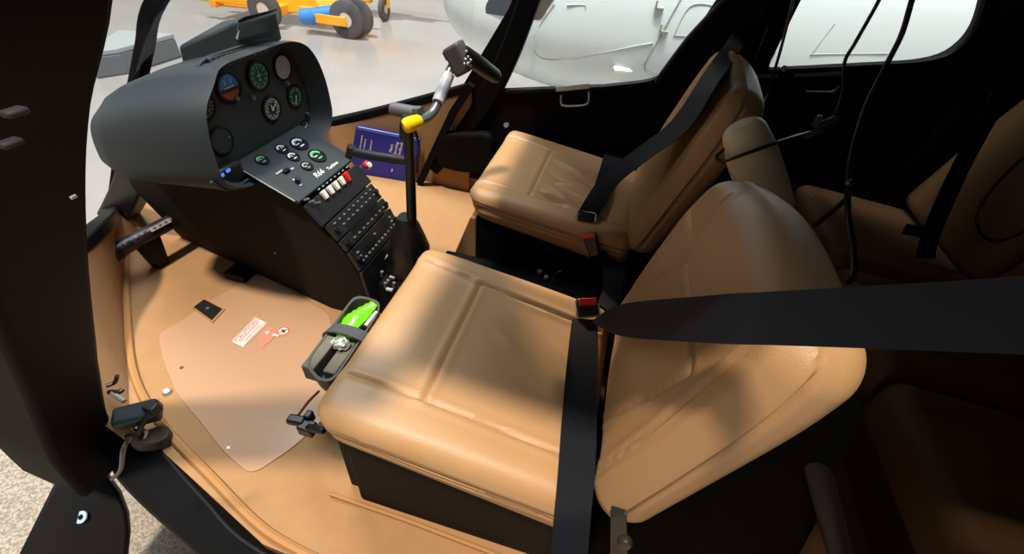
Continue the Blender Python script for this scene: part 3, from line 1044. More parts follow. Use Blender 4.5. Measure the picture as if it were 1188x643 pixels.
up = slab('gauge_panel', PANEL, -.545, -.363, .500, .418, yl-.012, yr+.012, .014)
obj('bright_edge', MB().bar([V(-.535, yl-.0135, .505), V(-.37, yl-.0135, .430)], .0035, .004, (0, 1, 0)), EDGE, up)
PN = V(.41, 0, .91).normalized()
PO = V(-.363, 0, .418)+PN*.0155


def pan(px, py):
    return on_plane(px, py, PO, PN)


SX = V(0, 1, 0)


def pm(px, py):
    return frame(pan(px, py), SX, z=PN)


for px, py, r, ink, s in ((304, 186, .017, GREENINK, 'half'), (327, 173, .017, WHITEINK, 'half'), (347, 167, .024, WHITEINK, 'half'), (340, 182, .017, WHITEINK, 'half'), (368, 181, .024, GREENINK, 'half'), (356, 193, .016, GREYINK, 'half')):
    M = pm(px, py)
    g = obj('small_gauge', MB().lathe([(0, 0), (r*1.15, 0), (r*1.15, .003), (r, .003), (r*.97, .0012), (0, .0012)], M, 28), BLACK, up)
    mk = MB().arc(r*.68, r*.88, .25, 2.9, .0016, M)
    for k in range(7):
        mk.box((r*.6, 0, .0019), (r*.2, r*.09, .0006), M @ Matrix.Rotation(.25+k*.44, 4, 'Z'))
    mk.box((0, -r*.45, .0019), (r*.7, r*.16, .0006), M)
    obj('marks', mk, ink, g, smooth=False)
    obj('needle', MB().box((r*.28, 0, .0022), (r*.6, r*.10, .0006), M @ Matrix.Rotation(1.1+px % 3, 4, 'Z')), WHITEINK, g, smooth=False)
# printed name and small placards
txt = MB()
text_bm('R66', .026, frame(pan(370, 201.5), V(0, 1, 0), z=PN), shear=.25, into=txt)
text_bm('Turbine', .017, frame(pan(385.5, 192.5), V(0, 1, 0), z=PN), shear=.25, into=txt)
obj('name_plate_lettering', txt, WHITEINK, up, smooth=False)
for px, py, w, h in ((324, 200, .028, .005), (339, 196, .012, .006), (349, 215, .012, .004), (341, 209, .006, .008), (347, 207, .006, .008)):
    obj('small_mark', MB().box((0, 0, .001), (w, h, .001), pm(px, py)), GREYINK, up, smooth=False)
obj('knob', MB().disc(.008, .014, pm(345, 211), 14), PLASTIC, up)
obj('lock', MB().box((0, 0, .003), (.022, .012, .008), pm(332, 199)), BLACK, up, bevel=.002)

# switch strip
sw = slab('switch_strip', PANELDK, -.358, -.312, .408, .350, yl-.006, yr+.006, .012)
SN = V(.058, 0, .046).normalized()
SO = V(-.358, 0, .408)+SN*.013


def swp(px, py):
    return frame(on_plane(px, py, SO, SN), SX, z=SN)


for px, py in ((375.5, 227), (382.5, 221.5), (389, 216.5), (395.5, 211)):
    M = swp(px, py)
    obj('switch', MB().hexa([M @ V(*p) for p in ((-.008, -.013, 0), (.008, -.013, 0), (.008, .013, 0), (-.008, .013, 0), (-.007, -.013, .009), (.007, -.013, .009), (.008, .013, .015), (-.008, .013, .015))]), WHITE, sw, bevel=.002)
M = swp(401, 206.5)
obj('guarded_switch', MB().hexa([M @ V(*p) for p in ((-.008, -.015, 0), (.008, -.015, 0), (.008, .015, 0), (-.008, .015, 0), (-.007, -.015, .010), (.007, -.015, .010), (.008, .015, .018), (-.008, .015, .018))]), RED, sw, bevel=.002)
tk = MB()
for px, py in ((353, 232), (359, 234.5), (366, 236)):
    M = swp(px, py)
    tk.tube([M @ V(0, 0, 0), M @ V(0, -.004, .018)], .003, 8)
obj('toggle', tk, STEEL, sw)
mk = MB()
for k in range(8):
    mk.box((0, 0, .0005), (.009, .003, .001), swp(370+k*4.6, 219.5-k*3.6))
obj('switch_marks', mk, GREYINK, sw, smooth=False)

obj('front_support', MB().bar([at(134, 254, y=0), at(150, 225, y=0), at(166, 188, y=0), at(185, 165, y=0)], .07, .10, (1, 0, .6), sub=3), PANELDK, con, bevel=.008)
# radios
RN = V(.135, 0, .09).normalized()


def radio(x0, z0, x1, z1, rows, label_row):
    r = slab('radio', PANELDK, x0, x1, z0, z1, yl+.002, yr-.002, .014, bevel=.002)
    n = V(-(z1-z0), 0, x1-x0).normalized()
    o = V(x0, 0, z0)
    d = V(x1-x0, 0, z1-z0)
    for fr, cnt, w, h, ink in rows:
        for k in range(cnt):
            y = yl+.03+(yr-yl-.06)*k/(cnt-1)
            M = frame(o+d*fr+V(0, y, 0)+n*.0145, SX, z=n)
            obj('key', MB().box((0, 0, .001), (w, h, .004), M), ink, r, smooth=False)
    M = frame(o+d*label_row+n*.0142, SX, z=n)
    obj('display', MB().box((0.0, 0, .0006), (.16, .020, .0012), M), DIAL, r, smooth=False)
    for y in (yl+.018, yr-.018):
        M = frame(o+d*.5+V(0, y, 0)+n*.0145, SX, z=n)
        obj('knob', MB().disc(.008, .012, M, 14), PLASTIC, r)
    return r


KEYINK = mat('key_grey', srgb(112, 114, 114), .5)
radio(-.311, .347, -.278, .302, [(.2, 9, .009, .004, KEYINK), (.55, 9, .009, .004, KEYINK)], .86)
radio(-.276, .299, -.256, .268, [(.6, 9, .010, .004, KEYINK)], .25)
radio(-.254, .265, -.226, .200, [(.28, 3, .010, .004, KEYINK), (.72, 11, .009, .005, KEYINK), (.5, 2, .012, .006, KEYINK)], .48)
slab('blank_plate', PANELDK, -.2245, -.207, .197, .03, yl+.002, yr-.002, .012)
# lever with the red and white knob at the right of the console, two black knobs and a white one
lev = obj('fuel_lever', MB().tube([at(400, 200, y=.13), at(410, 196, y=.15), at(420, 193, y=.17)], .0032, 8), CHROME, con)
kb = at(426, 192, y=.18)
obj('lever_knob', MB().lathe([(0, -.014), (.010, -.012), (.0145, -.004), (.0145, .004), (.010, .012), (0, .014)], frame(kb, V(.3, .6, .2), z=at(430, 191, y=.19)-at(410, 196, y=.15)), 16), RED, lev)
obj('knob_face', MB().lathe([(0, 0), (.0095, 0), (.008, .005), (0, .006)], frame(at(428.5, 191.5, y=.172), V(.3, .6, .2), z=V(.7, -.5, .4)), 16), WHITE, lev)
for px, py in ((419, 217), (430, 232)):
    obj('side_knob', MB().tube([at(px-8, py+4, y=.13), at(px, py, y=.145), at(px+5, py-1.5, y=.155)], [.006, .006, .009], 10), PLASTIC, con)
obj('pull_knob', MB().ball(at(426.5, 219, y=.16), .0125, (1, 1, .8)), WHITE, con)
# dark bracket on the console foot and cable tray at the rear
obj('foot_bracket', MB().box(at(278, 316, z=.02)+V(0, -.0, -.005), (.085, .06, .03)), BLACK, con, smooth=False, bevel=.004)
obj('scratch', MB().box(at(319, 294, y=-.146), (.006, .002, .003)), GREYINK, con, smooth=False)
obj('cable', MB().tube([at(462, 283, y=.06), at(447, 300, y=.0), at(433, 320, y=-.06), at(425, 345, y=-.12)], .006, 8, sub=6), PLASTIC, con)

# ------------------------------------------------------------------ cyclic stick
cyc = thing('cyclic_stick', 'black cyclic control stick with tilted grip bar and yellow end cap, between console and seats', 'control stick', at(476, 300, y=0))
obj('base_box', MB().hexa([V(-.195, -.12, 0), V(-.07, -.13, 0), V(-.07, .10, 0), V(-.195, .10, 0), V(-.19, -.10, .13), V(-.075, -.10, .13), V(-.075, .09, .13), V(-.19, .09, .13)]), BLACKTRIM, cyc, bevel=.01)
bm_ = MB()
cz = [(.075, .10), (.07, .16), (.062, .20), (.064, .22), (.050, .27), (.036, .315), (.026, .335), (.026, .345)]
c0 = V(-.115, 0, 0)
bm_.loft([[c0+V(r*math.copysign(abs(math.cos(a))**.7, math.cos(a))+.02*(z-.3), r*math.copysign(abs(math.sin(a))**.7, math.sin(a)), z) for a in [2*math.pi*k/24 for k in range(24)]] for r, z in cz])
obj('boot', bm_, mat('black_leather_boot', srgb(16, 15, 15), .35), cyc)
sb = MB()
for px, py in ((443, 318), (455, 322), (450, 328), (457, 331), (447, 331)):
    p = at(px, py, z=.135)
    sb.tube([p+V(0, 0, -.01), p+V(.002, 0, .012)], .0055, 8)
obj('terminal', sb, GREYPL, cyc)
obj('terminal_tip', MB().box(at(455, 322, z=.15), (.018, .008, .005)).box(at(452, 336, z=.14), (.022, .010, .006)), STEEL, cyc)
top = at(474, 152, y=0)
obj('post', MB().tube([at(478, 262, y=0), at(476, 200, y=0), top], [.0155, .0145, .0145], 16), PLASTIC, cyc)
obj('pivot_head', MB().tube([at(470, 160, y=.0), at(472, 146, y=0), at(474, 136, y=.0)], [.016, .02, .018], 14), PLASTIC, cyc)
bar = [at(481, 142, y=-.02), at(490, 139, y=.02), at(500, 133, y=.06), at(507, 122, y=.09), at(514, 103, y=.13), at(521, 84, y=.17), at(527, 74, y=.19)]
obj('grip_bar', MB().tube(spline(bar, 5), .0125, 14), GREYMET, cyc)
obj('clear_sleeve', MB().tube([at(508, 119, y=.09), at(514, 103, y=.128), at(520.5, 86.5, y=.165)], .0165, 14), CLEARSL, cyc)
obj('end_cap', MB().tube([at(468, 147, y=-.05), at(471, 146, y=-.045), at(478, 143.5, y=-.025), at(485, 141, y=-.0)], [.012, .0185, .0195, .018], 16), YELLOW, cyc)
obj('left_socket', MB().tube([at(454, 126, y=.03), at(458, 127, y=.03), at(480, 131, y=.03), at(490, 131, y=.03)], [.0165, .018, .018, .017], 14), GREYPL, cyc)
obj('socket_collar', MB().tube([at(483, 125, y=.02), at(485, 134, y=.02)], .012, 10), GREYPL, cyc)
GM = frame(at(533, 68, y=.19), at(541, 76, y=.19)-at(531, 56, y=.19), z=(-.35, -.8, .5))
gh = obj('switch_head', MB().box((0, 0, 0), (.078, .052, .052), GM), mat('grip_grey', srgb(70, 68, 70), .5), cyc, bevel=.008, seg=3)
obj('button', MB().box((-.022, -.028, 0), (.024, .014, .024), GM), PLASTIC, gh, bevel=.003)
for px, py in ((541, 60), (543, 66), (543, 74), (540, 69), (546, 70), (539, 74)):
    obj('button', MB().ball(at(px, py, y=.160), .0042), CHROME, gh)
obj('hand_grip', MB().tube([at(538, 61, y=.192), at(550, 70, y=.21), at(564, 81, y=.25), at(574, 88, y=.275), at(578, 91, y=.283)], [.020, .0225, .0225, .021, .014], 16), PLASTIC, cyc)
# friction bar across the stick
obj('cross_arm', MB().tube([at(404, 175, y=.0), at(411, 177, y=0), at(440, 182, y=.0), at(474, 187, y=0)], [.010, .014, .013, .013], 12), PLASTIC, cyc)
obj('arm_end', MB().tube([at(408, 170, y=.0), at(405, 182, y=0)], .012, 12), PLASTIC, cyc)
obj('wire', MB().tube([at(478, 140, y=-.02), at(486, 170, y=-.03), at(484, 188, y=-.03), at(484, 200, y=-.02)], .004, 8, sub=5), PLASTIC, cyc)

# ------------------------------------------------------------------ blue handbook
bp2, bp3 = at(476, 211, z=.004), at(405, 199, z=.004)
bp0, bp1 = at(413, 147, y=bp3.y+.0), at(487, 162, y=bp2.y+.0)
bx = (bp1-bp0).normalized()
bn = bx.cross(bp3-bp0).normalized()
if bn.dot(CP-bp0) < 0:
    bn = -bn
book = thing('booklet', 'dark blue booklet with small white print leaning in the far footwell', 'booklet', bp3)
th = -bn*.018
obj('pages', MB().hexa([bp0*.985+bp2*.015+th*.9, bp1*.985+bp3*.015+th*.9, bp2*.985+bp0*.015+th*.9, bp3*.985+bp1*.015+th*.9, bp0*.985+bp2*.015+th*.1, bp1*.985+bp3*.015+th*.1, bp2*.985+bp0*.015+th*.1, bp3*.985+bp1*.015+th*.1]), PAPER, book, smooth=False)
obj('cover', MB().prism([bp0, bp1, bp2, bp3], -bn*.0018), BLUE, book, smooth=False)
obj('back_cover', MB().prism([bp0+th, bp1+th, bp2+th, bp3+th], -bn*.0018), BLUE, book, smooth=False)


def bq(u, v):
    a, b = bp0.lerp(bp1, u), bp3.lerp(bp2, u)
    return a.lerp(b, v)


bdown = (bp3-bp0).normalized()
ink = MB()
BMx = lambda u, v: frame(bq(u, v)+bn*.0006, -bdown, z=bn)
for u, v, s, tx in ((.60, .30, .019, "Pilot's"), (.67, .30, .019, 'Operating'), (.74, .30, .019, 'Handbook'), (.12, .36, .010, 'HELICOPTER COMPANY'), (.18, .36, .009, 'PILOT HANDBOOK'), (.28, .32, .009, 'REVISION LIST'), (.68, .80, .012, 'R66')):
    text_bm(tx, s, BMx(u, v), into=ink)
obj('lettering', ink, WHITEINK, book, smooth=False)
obj('top_line', MB().bar([bq(.02, .03)+bn*.0008, bq(.98, .03)+bn*.0008], .003, .0006, bn), mat('pale_blue_line', srgb(120, 132, 205), .6), book, smooth=False)

# ------------------------------------------------------------------ tray at the near seat's front
tr = thing('storage_tray', 'olive plastic tray with a strap hanging at the front of the near seat', 'tray', at(395, 420, z=.12))
ZT = .21
tp = [at(412, 342, z=ZT), at(440, 349, z=ZT), at(440, 362, z=ZT), at(386, 443, z=ZT), at(368, 441, z=ZT), at(353, 421, z=ZT)]
cen = sum(tp, V(0, 0, 0))/6


def ring2(scale, z, r=.03):
    pl = [Vector(((p.x-cen.x)*scale[0]+cen.x, (p.y-cen.y)*scale[1]+cen.y)) for p in tp]
    return [V(p.x, p.y, z) for p in round_poly(pl, r, 4)]


trm = MB()
trm.loft([ring2((.92, .95), ZT-.06), ring2((1, 1), ZT-.004), ring2((1.02, 1.01), ZT), ring2((.90, .955), ZT), ring2((.80, .90), ZT-.052)])
obj('tub', trm, OLIVE, tr)
sa, sb_ = at(383, 381, z=ZT+.004), at(424, 392, z=ZT+.004)
obj('strap', MB().bar([sa+V(-.012, 0, -.03), sa, sa.lerp(sb_, .5)+V(0, 0, .012), sb_, sb_+V(.012, 0, -.03)], .034, .004, (0, .1, 1), sub=4), RUBBER, tr)
pk_ = thing('wrapped_packet', 'bright lime green wrapped packet in the tray at the near seat front', 'packet', at(410, 370, z=ZT-.05))
ga = [at(389, 392, z=ZT-.03), at(398, 370, z=ZT-.015), at(413, 359, z=ZT-.005), at(430, 350, z=ZT+.01)]
gb = [at(402, 400, z=ZT-.03), at(416, 380, z=ZT-.015), at(428, 368, z=ZT-.005), at(438, 354, z=ZT+.01)]
gm = MB()
A, B = spline(ga, 5), spline(gb, 5)
rg = []
for i, (a, b) in enumerate(zip(A, B)):
    t = i/(len(A)-1)
    h = .016*math.sin(math.pi*min(max(t, .04), .96))+.001
    rg.append([a.lerp(b, k/6)+V(0, 0, h*math.sin(math.pi*k/6)+.002*math.sin(7*k+3*i)) for k in range(7)]+[a.lerp(b, 1-k/6)-V(0, 0, h*math.sin(math.pi*k/6)+.002) for k in range(1, 6)])
gm.loft(rg)
obj('wrapper', gm, LIME, pk_)
wb = frame(at(372, 410, z=ZT-.01), at(388, 386, z=ZT-.01)-at(362, 418, z=ZT-.01), z=(0, 0, 1))
tag(obj('foam_block', MB().box((0, 0, -.018), (.11, .035, .052), wb), OLIVELT, bevel=.003), 'taller olive-grey block on the left side of the seat-front tray', 'block')
wb = frame(at(396, 412, z=ZT-.02), at(410, 388, z=ZT-.01)-at(380, 430, z=ZT-.01), z=(0, 0, 1))
tag(obj('foam_block', MB().box((0, 0, -.018), (.12, .034, .040), wb), OLIVELT, bevel=.003), 'lower olive-grey block on the right side of the seat-front tray', 'block')
fm = MB()
fa = at(394, 398, z=ZT-.005)
rnd = random.Random(4)
fm.ball(fa, .022, (1.2, .9, .5))
for v in fm.bm.verts:
    v.co += V(rnd.uniform(-1, 1), rnd.uniform(-1, 1), rnd.uniform(-1, 1))*.004
tag(obj('crumpled_foil', fm, FOIL, smooth=False), 'small crumpled silver wrapper between the blocks and strap of the tray', 'wrapper')
tag(obj('pen', MB().tube([at(424, 378, z=ZT-.01), at(437, 362, z=ZT-.002)], .005, 8), WHITE), 'short white tube lying beside the lime green packet', 'pen')
# seat lever at the front corner of the near seat
sl = thing('seat_lever', 'black lever block with thin rod at the front corner of the near seat', 'lever', at(345, 492, z=.14))
obj('lever_block', MB().box((0, 0, 0), (.040, .022, .018), frame(at(344, 488, z=.20), at(358, 491, z=.20)-at(332, 486, z=.20), z=(0, 0, 1))), PLASTIC, sl, bevel=.005)
obj('rod', MB().tube([at(346, 482, z=.20), at(358, 466, z=.19), at(370, 454, z=.18)], .0032, 8), mat('dark_red_rod', srgb(70, 34, 22), .4), sl)
obj('bracket', MB().box(at(357, 497, z=.19), (.035, .028, .03)).box(at(359, 484, z=.20), (.016, .02, .03)).tube([at(357, 496, z=.20), at(376, 500, z=.22)], .009, 8), PLASTIC, sl, bevel=.004)

# ------------------------------------------------------------------ floor items
hm = [at(*q, z=0) for q in ((184, 388), (200, 380), (252, 345), (300, 318), (334, 337), (382, 366), (396, 440), (385, 478), (340, 520), (292, 552), (262, 527), (233, 490), (206, 458), (190, 420))]
hp = round_poly([Vector((p.x, p.y)) for p in hm], .03)
tag(obj('heel_mat', MB().prism([V(p.x, p.y, .0005) for p in hp], (0, 0, .0025)), MATPLASTIC, smooth=False), 'clear glossy heel mat lying on the tan floor left of the near seat', 'mat')
hl = thing('floor_plate', 'small black recessed square plate in the tan floor near the console', 'plate', at(241, 359, z=.004))
qd = [at(*q, z=.006) for q in ((225, 357), (237, 348), (258, 359), (246, 372))]
obj('recess', MB().prism(qd, (0, 0, .003)), PLASTIC, hl, smooth=False)
cc = sum(qd, V(0, 0, 0))/4
obj('bezel', MB().prism([cc+(q-cc)*1.18+V(0, 0, -.003) for q in qd], (0, 0, .004)), PIPING, hl, smooth=False)
obj('center_pin', MB().disc(.006, .003, Matrix.Translation(cc+V(0, 0, .003)), 12), GREYPL, hl)

pl = thing('warning_placard', 'white rectangular warning placard with red print on the tan floor', 'placard', at(288, 386, z=.004))
A_, B_, C_, D_ = (at(*q, z=.0045) for q in ((268.5, 396.5), (296, 368.5), (310, 375), (282.5, 403)))
obj('plate', MB().prism([A_, B_, C_, D_], (0, 0, .001)), PLACARD, pl, smooth=False)
px_ = (B_-A_).normalized()
MPl = frame((A_+B_+C_+D_)/4+V(0, 0, .0013), px_, z=(0, 0, 1))
wd, ht = (B_-A_).length, (D_-A_).length
red = MB()
text_bm('CAUTION', ht*.42, MPl @ Matrix.Translation((0, ht*.22, 0)), into=red)
text_bm('NO STEP ON PANEL', ht*.16, MPl @ Matrix.Translation((0, -ht*.26, 0)), into=red)
red.box((0, ht*.43, 0), (wd*.94, ht*.03, .0004), MPl).box((0, -ht*.43, 0), (wd*.94, ht*.03, .0004), MPl).box((0, 0, 0), (wd*.8, ht*.05, .0004), MPl)
obj('print', red, PINKRED, pl, smooth=False)

rs = thing('round_sticker', 'small round white sticker with red prohibition ring on the tan floor', 'sticker', at(329, 384.5, z=.004))
MS = Matrix.Translation(at(328.5, 384.5, z=.0045))
rr = (at(336.5, 384.5, z=0)-at(320.5, 384.5, z=0)).length/2
obj('disc', MB().disc(rr, .0008, MS, 28), PLACARD, rs, smooth=False)
MS2 = MS @ Matrix.Translation((0, 0, .0009))
obj('red_ring', MB().arc(rr*.72, rr*.95, 0, 2*math.pi, 0, MS2, 32).box((0, 0, .0003), (rr*1.6, rr*.16, .0005), MS2 @ Matrix.Rotation(.9, 4, 'Z')), PINKRED, rs, smooth=False)
obj('foot_symbol', MB().box((0, .0, .0004), (rr*.8, rr*.26, .0005), MS2 @ Matrix.Rotation(-.6, 4, 'Z')).box((rr*.2, rr*.15, .0004), (rr*.25, rr*.5, .0005), MS2), mat('dark_ink', srgb(60, 50, 56), .6), rs, smooth=False)
hd = thing('faded_sticker', 'faded red hand-shaped sticker between the white placard and the round sticker', 'sticker', at(309, 392, z=.004))
hs = [at(*q, z=.0045) for q in ((301, 392), (304, 384), (311, 379), (317, 382), (319, 390), (314, 396), (307, 401), (305, 405), (301, 402))]
obj('hand_shape', MB().prism(hs, (0, 0, .0008)), mat('faded_red', srgb(214, 118, 98), .5), hd, smooth=False)
obj('white_spot', MB().disc(.006, .001, Matrix.Translation(at(310, 386, z=.0055)), 12).box(at(320, 389, z=.006), (.02, .008, .001)), PLACARD, hd, smooth=False)
bl = thing('floor_button', 'round silver snap button on the tan floor above the black latch', 'button', at(194.5, 455, z=0))
obj('base', MB().lathe([(0, 0), (.0125, 0), (.0125, .006), (.010, .010), (0, .011)], Matrix.Translation(at(194.5, 456, z=0)), 20), STEEL, bl)
obj('cap', MB().lathe([(0, .0105), (.007, .0105), (.006, .0135), (0, .014)], Matrix.Translation(at(194.5, 456, z=0)), 20), WHITE, bl)
tag(obj('floor_screw', MB().lathe([(0, 0), (.006, 0), (.005, .003), (0, .004)], Matrix.Translation(at(211, 427, z=0.002)), 12), mat('brown_screw', srgb(90, 66, 44), .5)), 'tiny dark screw head in the tan floor below the placards', 'screw')
tag(obj('floor_stud', MB().lathe([(0, 0), (.005, 0), (.004, .003), (0, .0035)], Matrix.Translation(at(265, 520, z=0.003)), 12), WHITE), 'tiny pale stud on the lower edge of the heel mat', 'stud')

# pedal tube at far left
pt = thing('pedal_tube', 'dark metal pedal tube crossing the footwell below the instrument pod', 'pedal', V(-1.07, -.15, .0))
ta, tb = at(126, 296, z=.13), at(212, 250, z=.13)
tm = (tb-ta).normalized()
obj('tube', MB().tube([ta, tb, tb+tm*.12], .026, 16), TUBEMET, pt)
obj('collar', MB().tube([ta-tm*.004, ta+tm*.03], .031, 16), BLACK, pt)
obj('support', MB().hexa([ta+tm*.12+V(-.02, -.02, -.13), ta+tm*.12+V(.02, -.02, -.13), ta+tm*.12+V(.02, .02, -.13), ta+tm*.12+V(-.02, .02, -.13), ta+tm*.12+V(-.02, -.04, 0), ta+tm*.12+V(.02, -.04, 0), ta+tm*.12+V(.02, .04, 0), ta+tm*.12+V(-.02, .04, 0)]), BLACK, pt)
for k in range(13):
    a = ta+tm*(.035+.021*k)
    obj('grip_bead', MB().ball(a+V(.016, -.010, .019), .0062), mat('bead_grey', srgb(110, 98, 108), .4), pt)
obj('data_plate', MB().box((0, 0, .027), (.075, .016, .002), frame(ta+tm*.175, tm, z=(.5, -.7, .6))), mat('plate_grey', srgb(150, 142, 140), .4), pt)

# latch mechanism on the sill
lt = thing('door_latch', 'black and steel door latch mechanism on the sill beside the post', 'latch', at(160, 490, z=.02))
LY = -.69
obj('latch_body', MB().box((0, 0, 0), (.095, .05, .045), frame(at(160, 481, z=.08), at(184, 476, z=.08)-at(140, 487, z=.08), z=(0, -.3, 1))), mat('blue_black_metal', srgb(40, 48, 50), .4, metal=.4), lt, bevel=.01, seg=3)
obj('latch_hook', MB().tube([at(123, 448, z=.13), at(133, 444, z=.13), at(136, 436, z=.15)], .005, 8, sub=4).tube([at(126, 455, z=.12), at(138, 455, z=.12), at(142, 452, z=.12)], .006, 8, sub=4), PLASTIC, lt)
obj('spring_pin', MB().tube([at(130, 456, z=.12), at(144, 466, z=.11)], .006, 8), STEEL, lt)
obj('lever_arm', MB().tube([at(178, 468, z=.10), at(169, 485, z=.09), at(160, 503, z=.06)], .007, 8, sub=3).box(at(177, 474, z=.10), (.03, .025, .03)), PLASTIC, lt, bevel=.003)
obj('spring_wire', MB().tube([at(136, 487, z=.08), at(148, 480, z=.10), at(152, 492, z=.07), at(166, 488, z=.07)], .0035, 8, sub=4), mat('olive_wire', srgb(80, 84, 76), .4, metal=.5), lt)
obj('eye_loop', MB().tube([at(162, 507, z=.03), at(165, 499, z=.05), at(170, 502, z=.05), at(166, 512, z=.03), at(160, 515, z=.02)], .004, 8, sub=4), STEEL, lt)
lb_ = round_poly([Vector((p.x, p.y)) for p in (at(*q, z=0.0) for q in ((150, 512), (172, 512), (188, 504), (204, 502), (204, 515), (188, 524), (160, 526)))], .02)
tag(obj('striker_block', MB().prism([V(p.x, p.y, .004) for p in lb_], (0, 0, .035)), mat('dark_brown_plastic', srgb(46, 34, 24), .45), bevel=.006), 'dark brown rounded striker block on the sill next to the latch', 'block')

# bottom fittings next to the near seat box
ex = thing('seat_rail_knob', 'grey rail with a round black knob at the bottom beside the near seat', 'knob', at(722, 640, y=-.715))
obj('rail', MB().prism([at(*q, y=-.712) for q in ((708, 600), (726, 598), (728, 650), (708, 650))], (0, .02, 0)), mat('rail_grey', srgb(46, 48, 48), .4, metal=.4), ex, bevel=.002)
obj('knob', MB().lathe([(0, 0), (.011, 0), (.012, .006), (.009, .012), (0, .014)], frame(at(725, 626, y=-.735), (1, 0, 0), z=(0, -1, .3)), 16), mat('dark_knob', srgb(38, 36, 30), .4), ex)

# ------------------------------------------------------------------ rear cabin
obj_b = thing('rear_bench', 'leather rear bench, brown darkened for shade, across the back of the cabin', 'bench', (1.5, 0, 0))
obj('bench_box', MB().box((1.57, .02, .115), (.62, 1.42, .23)), mat('shaded_bench_side', srgb(92, 62, 34), .7), obj_b, smooth=False, bevel=.01)  # tan bench front, shade under the roof put into its brown
for k, (ya, yb) in enumerate(((-.68, -.22), (-.20, .20), (.22, .72))):
    x0, x1, z0, z1 = 1.16, 1.62, .23, .37
    w = yb-ya
    c = [[[V(x0, ya, z0), V(x0, ya, z1+.01)], [V(x0, yb, z0), V(x0, yb, z1+.01)]], [[V(x1, ya, z0), V(x1, ya, z1-.03)], [V(x1, yb, z0), V(x1, yb, z1-.03)]]]
    sm = [[(.02, .09, .14), (.44, .09, .14)], [(.02, w-.09, .14), (.44, w-.09, .14)], [(.18, .09, .14), (.18, w-.09, .14)]]
    obj('rear_cushion', cushion(c, (.46, w, .14), .045, (40, 40, 12), pad_disp(sm)), LEATHER_SHADED, obj_b)
    bl0 = 1.50
    zt = .92
    c = [[[V(bl0+.14, ya, .36), V(bl0, ya, .36)], [V(bl0+.30, ya, zt), V(bl0+.16, ya, zt)]], [[V(bl0+.14, yb, .36), V(bl0, yb, .36)], [V(bl0+.30, yb, zt), V(bl0+.16, yb, zt)]]]
    sm = [[(.09, .02, .14), (.09, .55, .14)], [(w-.09, .02, .14), (w-.09, .55, .14)], [(.09, .30, .14), (w-.09, .30, .14)]]

    def tp_(U):
        U = U.copy()
        tt = np.clip((U[:, 1]-.55)/.45, 0, 1.1)
        U[:, 0] = .5+(U[:, 0]-.5)*(1-.25*tt**2.2)
        return U
    obj('rear_backrest', cushion(c, (w, .58, .14), .055, (40, 40, 12), pad_disp(sm, (), [(w/2, .25, .12, .15, .02)]), tp_), LEATHER_SHADED, obj_b)
rb = thing('rear_seat_belt', 'black diagonal belt hanging in front of the rear backrest', 'seat belt', at(1110, 200, y=.30))
obj('strap', ribbon([at(1150, 108, y=.45), at(1110, 180, y=.36), at(1072, 262, y=.28), at(1062, 300, y=.26)], [at(1172, 112, y=.44), at(1128, 190, y=.35), at(1092, 270, y=.27), at(1085, 300, y=.25)]), WEB, rb)
obj('buckle', MB().box((0, 0, 0), (.05, .03, .02), frame(at(1062, 268, y=.24), V(1, -.4, .2), z=(-.3, -.6, .6))), PLASTIC, rb, bevel=.004)
obj('buckle_tip', MB().box((0, 0, .012), (.008, .008, .004), frame(at(1060, 277, y=.22), V(1, -.4, .2), z=(-.3, -.6, .6))), STEEL, rb)
rb2 = tag(obj('rear_belt_strap', ribbon([at(1108, 118, y=.66), at(1070, 170, y=.60), at(1012, 212, y=.50)], [at(1118, 122, y=.66), at(1078, 176, y=.60), at(1018, 218, y=.50)]), WEB), 'thin black strap slanting from the rear door to the rear cushion', 'strap')


def cord(label, segs, y0, r=.004, extra=None):
    segs = list(segs)
    if segs[0].z > .85:
        segs = [V(segs[0].x+.02, segs[0].y, 1.213)]+segs
    t = thing('headset_cord', label, 'cord', segs[0], 'headset cords')
    obj('cord', MB().tube(segs, r, 8, sub=6), PLASTIC, t)
    return t


YC = .42
cord('black cord in front of the far backrest, ending in a loop by the padded roll',
     [at(925, -22, y=YC), at(920, 0, y=YC), at(905, 60, y=YC), at(888, 112, y=YC-.05), at(862, 150, y=.10), at(838, 175, y=.05), at(831, 182, y=.03), at(838, 187, y=.02), at(852, 183, y=-.03), at(900, 166, y=-.01), at(938, 154, y=.12)], 0, .0042)
c2 = cord('black cord in front of the rear window with a two-piece plug at its end',
          [at(1030, -25, y=.40), at(1020, 0, y=.38), at(992, 50, y=.34), at(980, 72, y=.32), at(978, 105, y=.28), at(970, 130, y=.24), at(955, 148, y=.21)], 0, .0045)
PLG = mat('dull_plug', srgb(58, 58, 60), .4)
obj('plug', MB().box((0, 0, 0), (.055, .016, .016), frame(at(958, 143, y=.20), at(966, 141, y=.2)-at(950, 147, y=.2), z=(0, -.6, .6))), PLG, c2, bevel=.004)
obj('plug', MB().box((0, 0, 0), (.045, .016, .016), frame(at(944, 155, y=.20), at(952, 151, y=.2)-at(936, 158, y=.2), z=(0, -.6, .6))), PLG, c2, bevel=.004)
obj('plug_clip', MB().box(at(948, 141, y=.19), (.012, .012, .03)), GREYPL, c2, bevel=.002)
c3 = cord('thicker black cord hanging down past the rear window to the near backrest top',
          [at(1068, -30, y=.30), at(1058, 0, y=.28), at(1046, 40, y=.25), at(1028, 76, y=.22), at(1006, 120, y=.16), at(990, 170, y=.08), at(984, 210, y=.0), at(984, 250, y=-.08), at(990, 290, y=-.14), at(990, 316, y=-.18), at(984, 328, y=-.20)], 0, .0062)
obj('branch', MB().tube([at(985, 228, y=-.04), at(965, 246, y=-.02), at(945, 262, y=.0)], .0055, 8, sub=4), PLASTIC, c3)
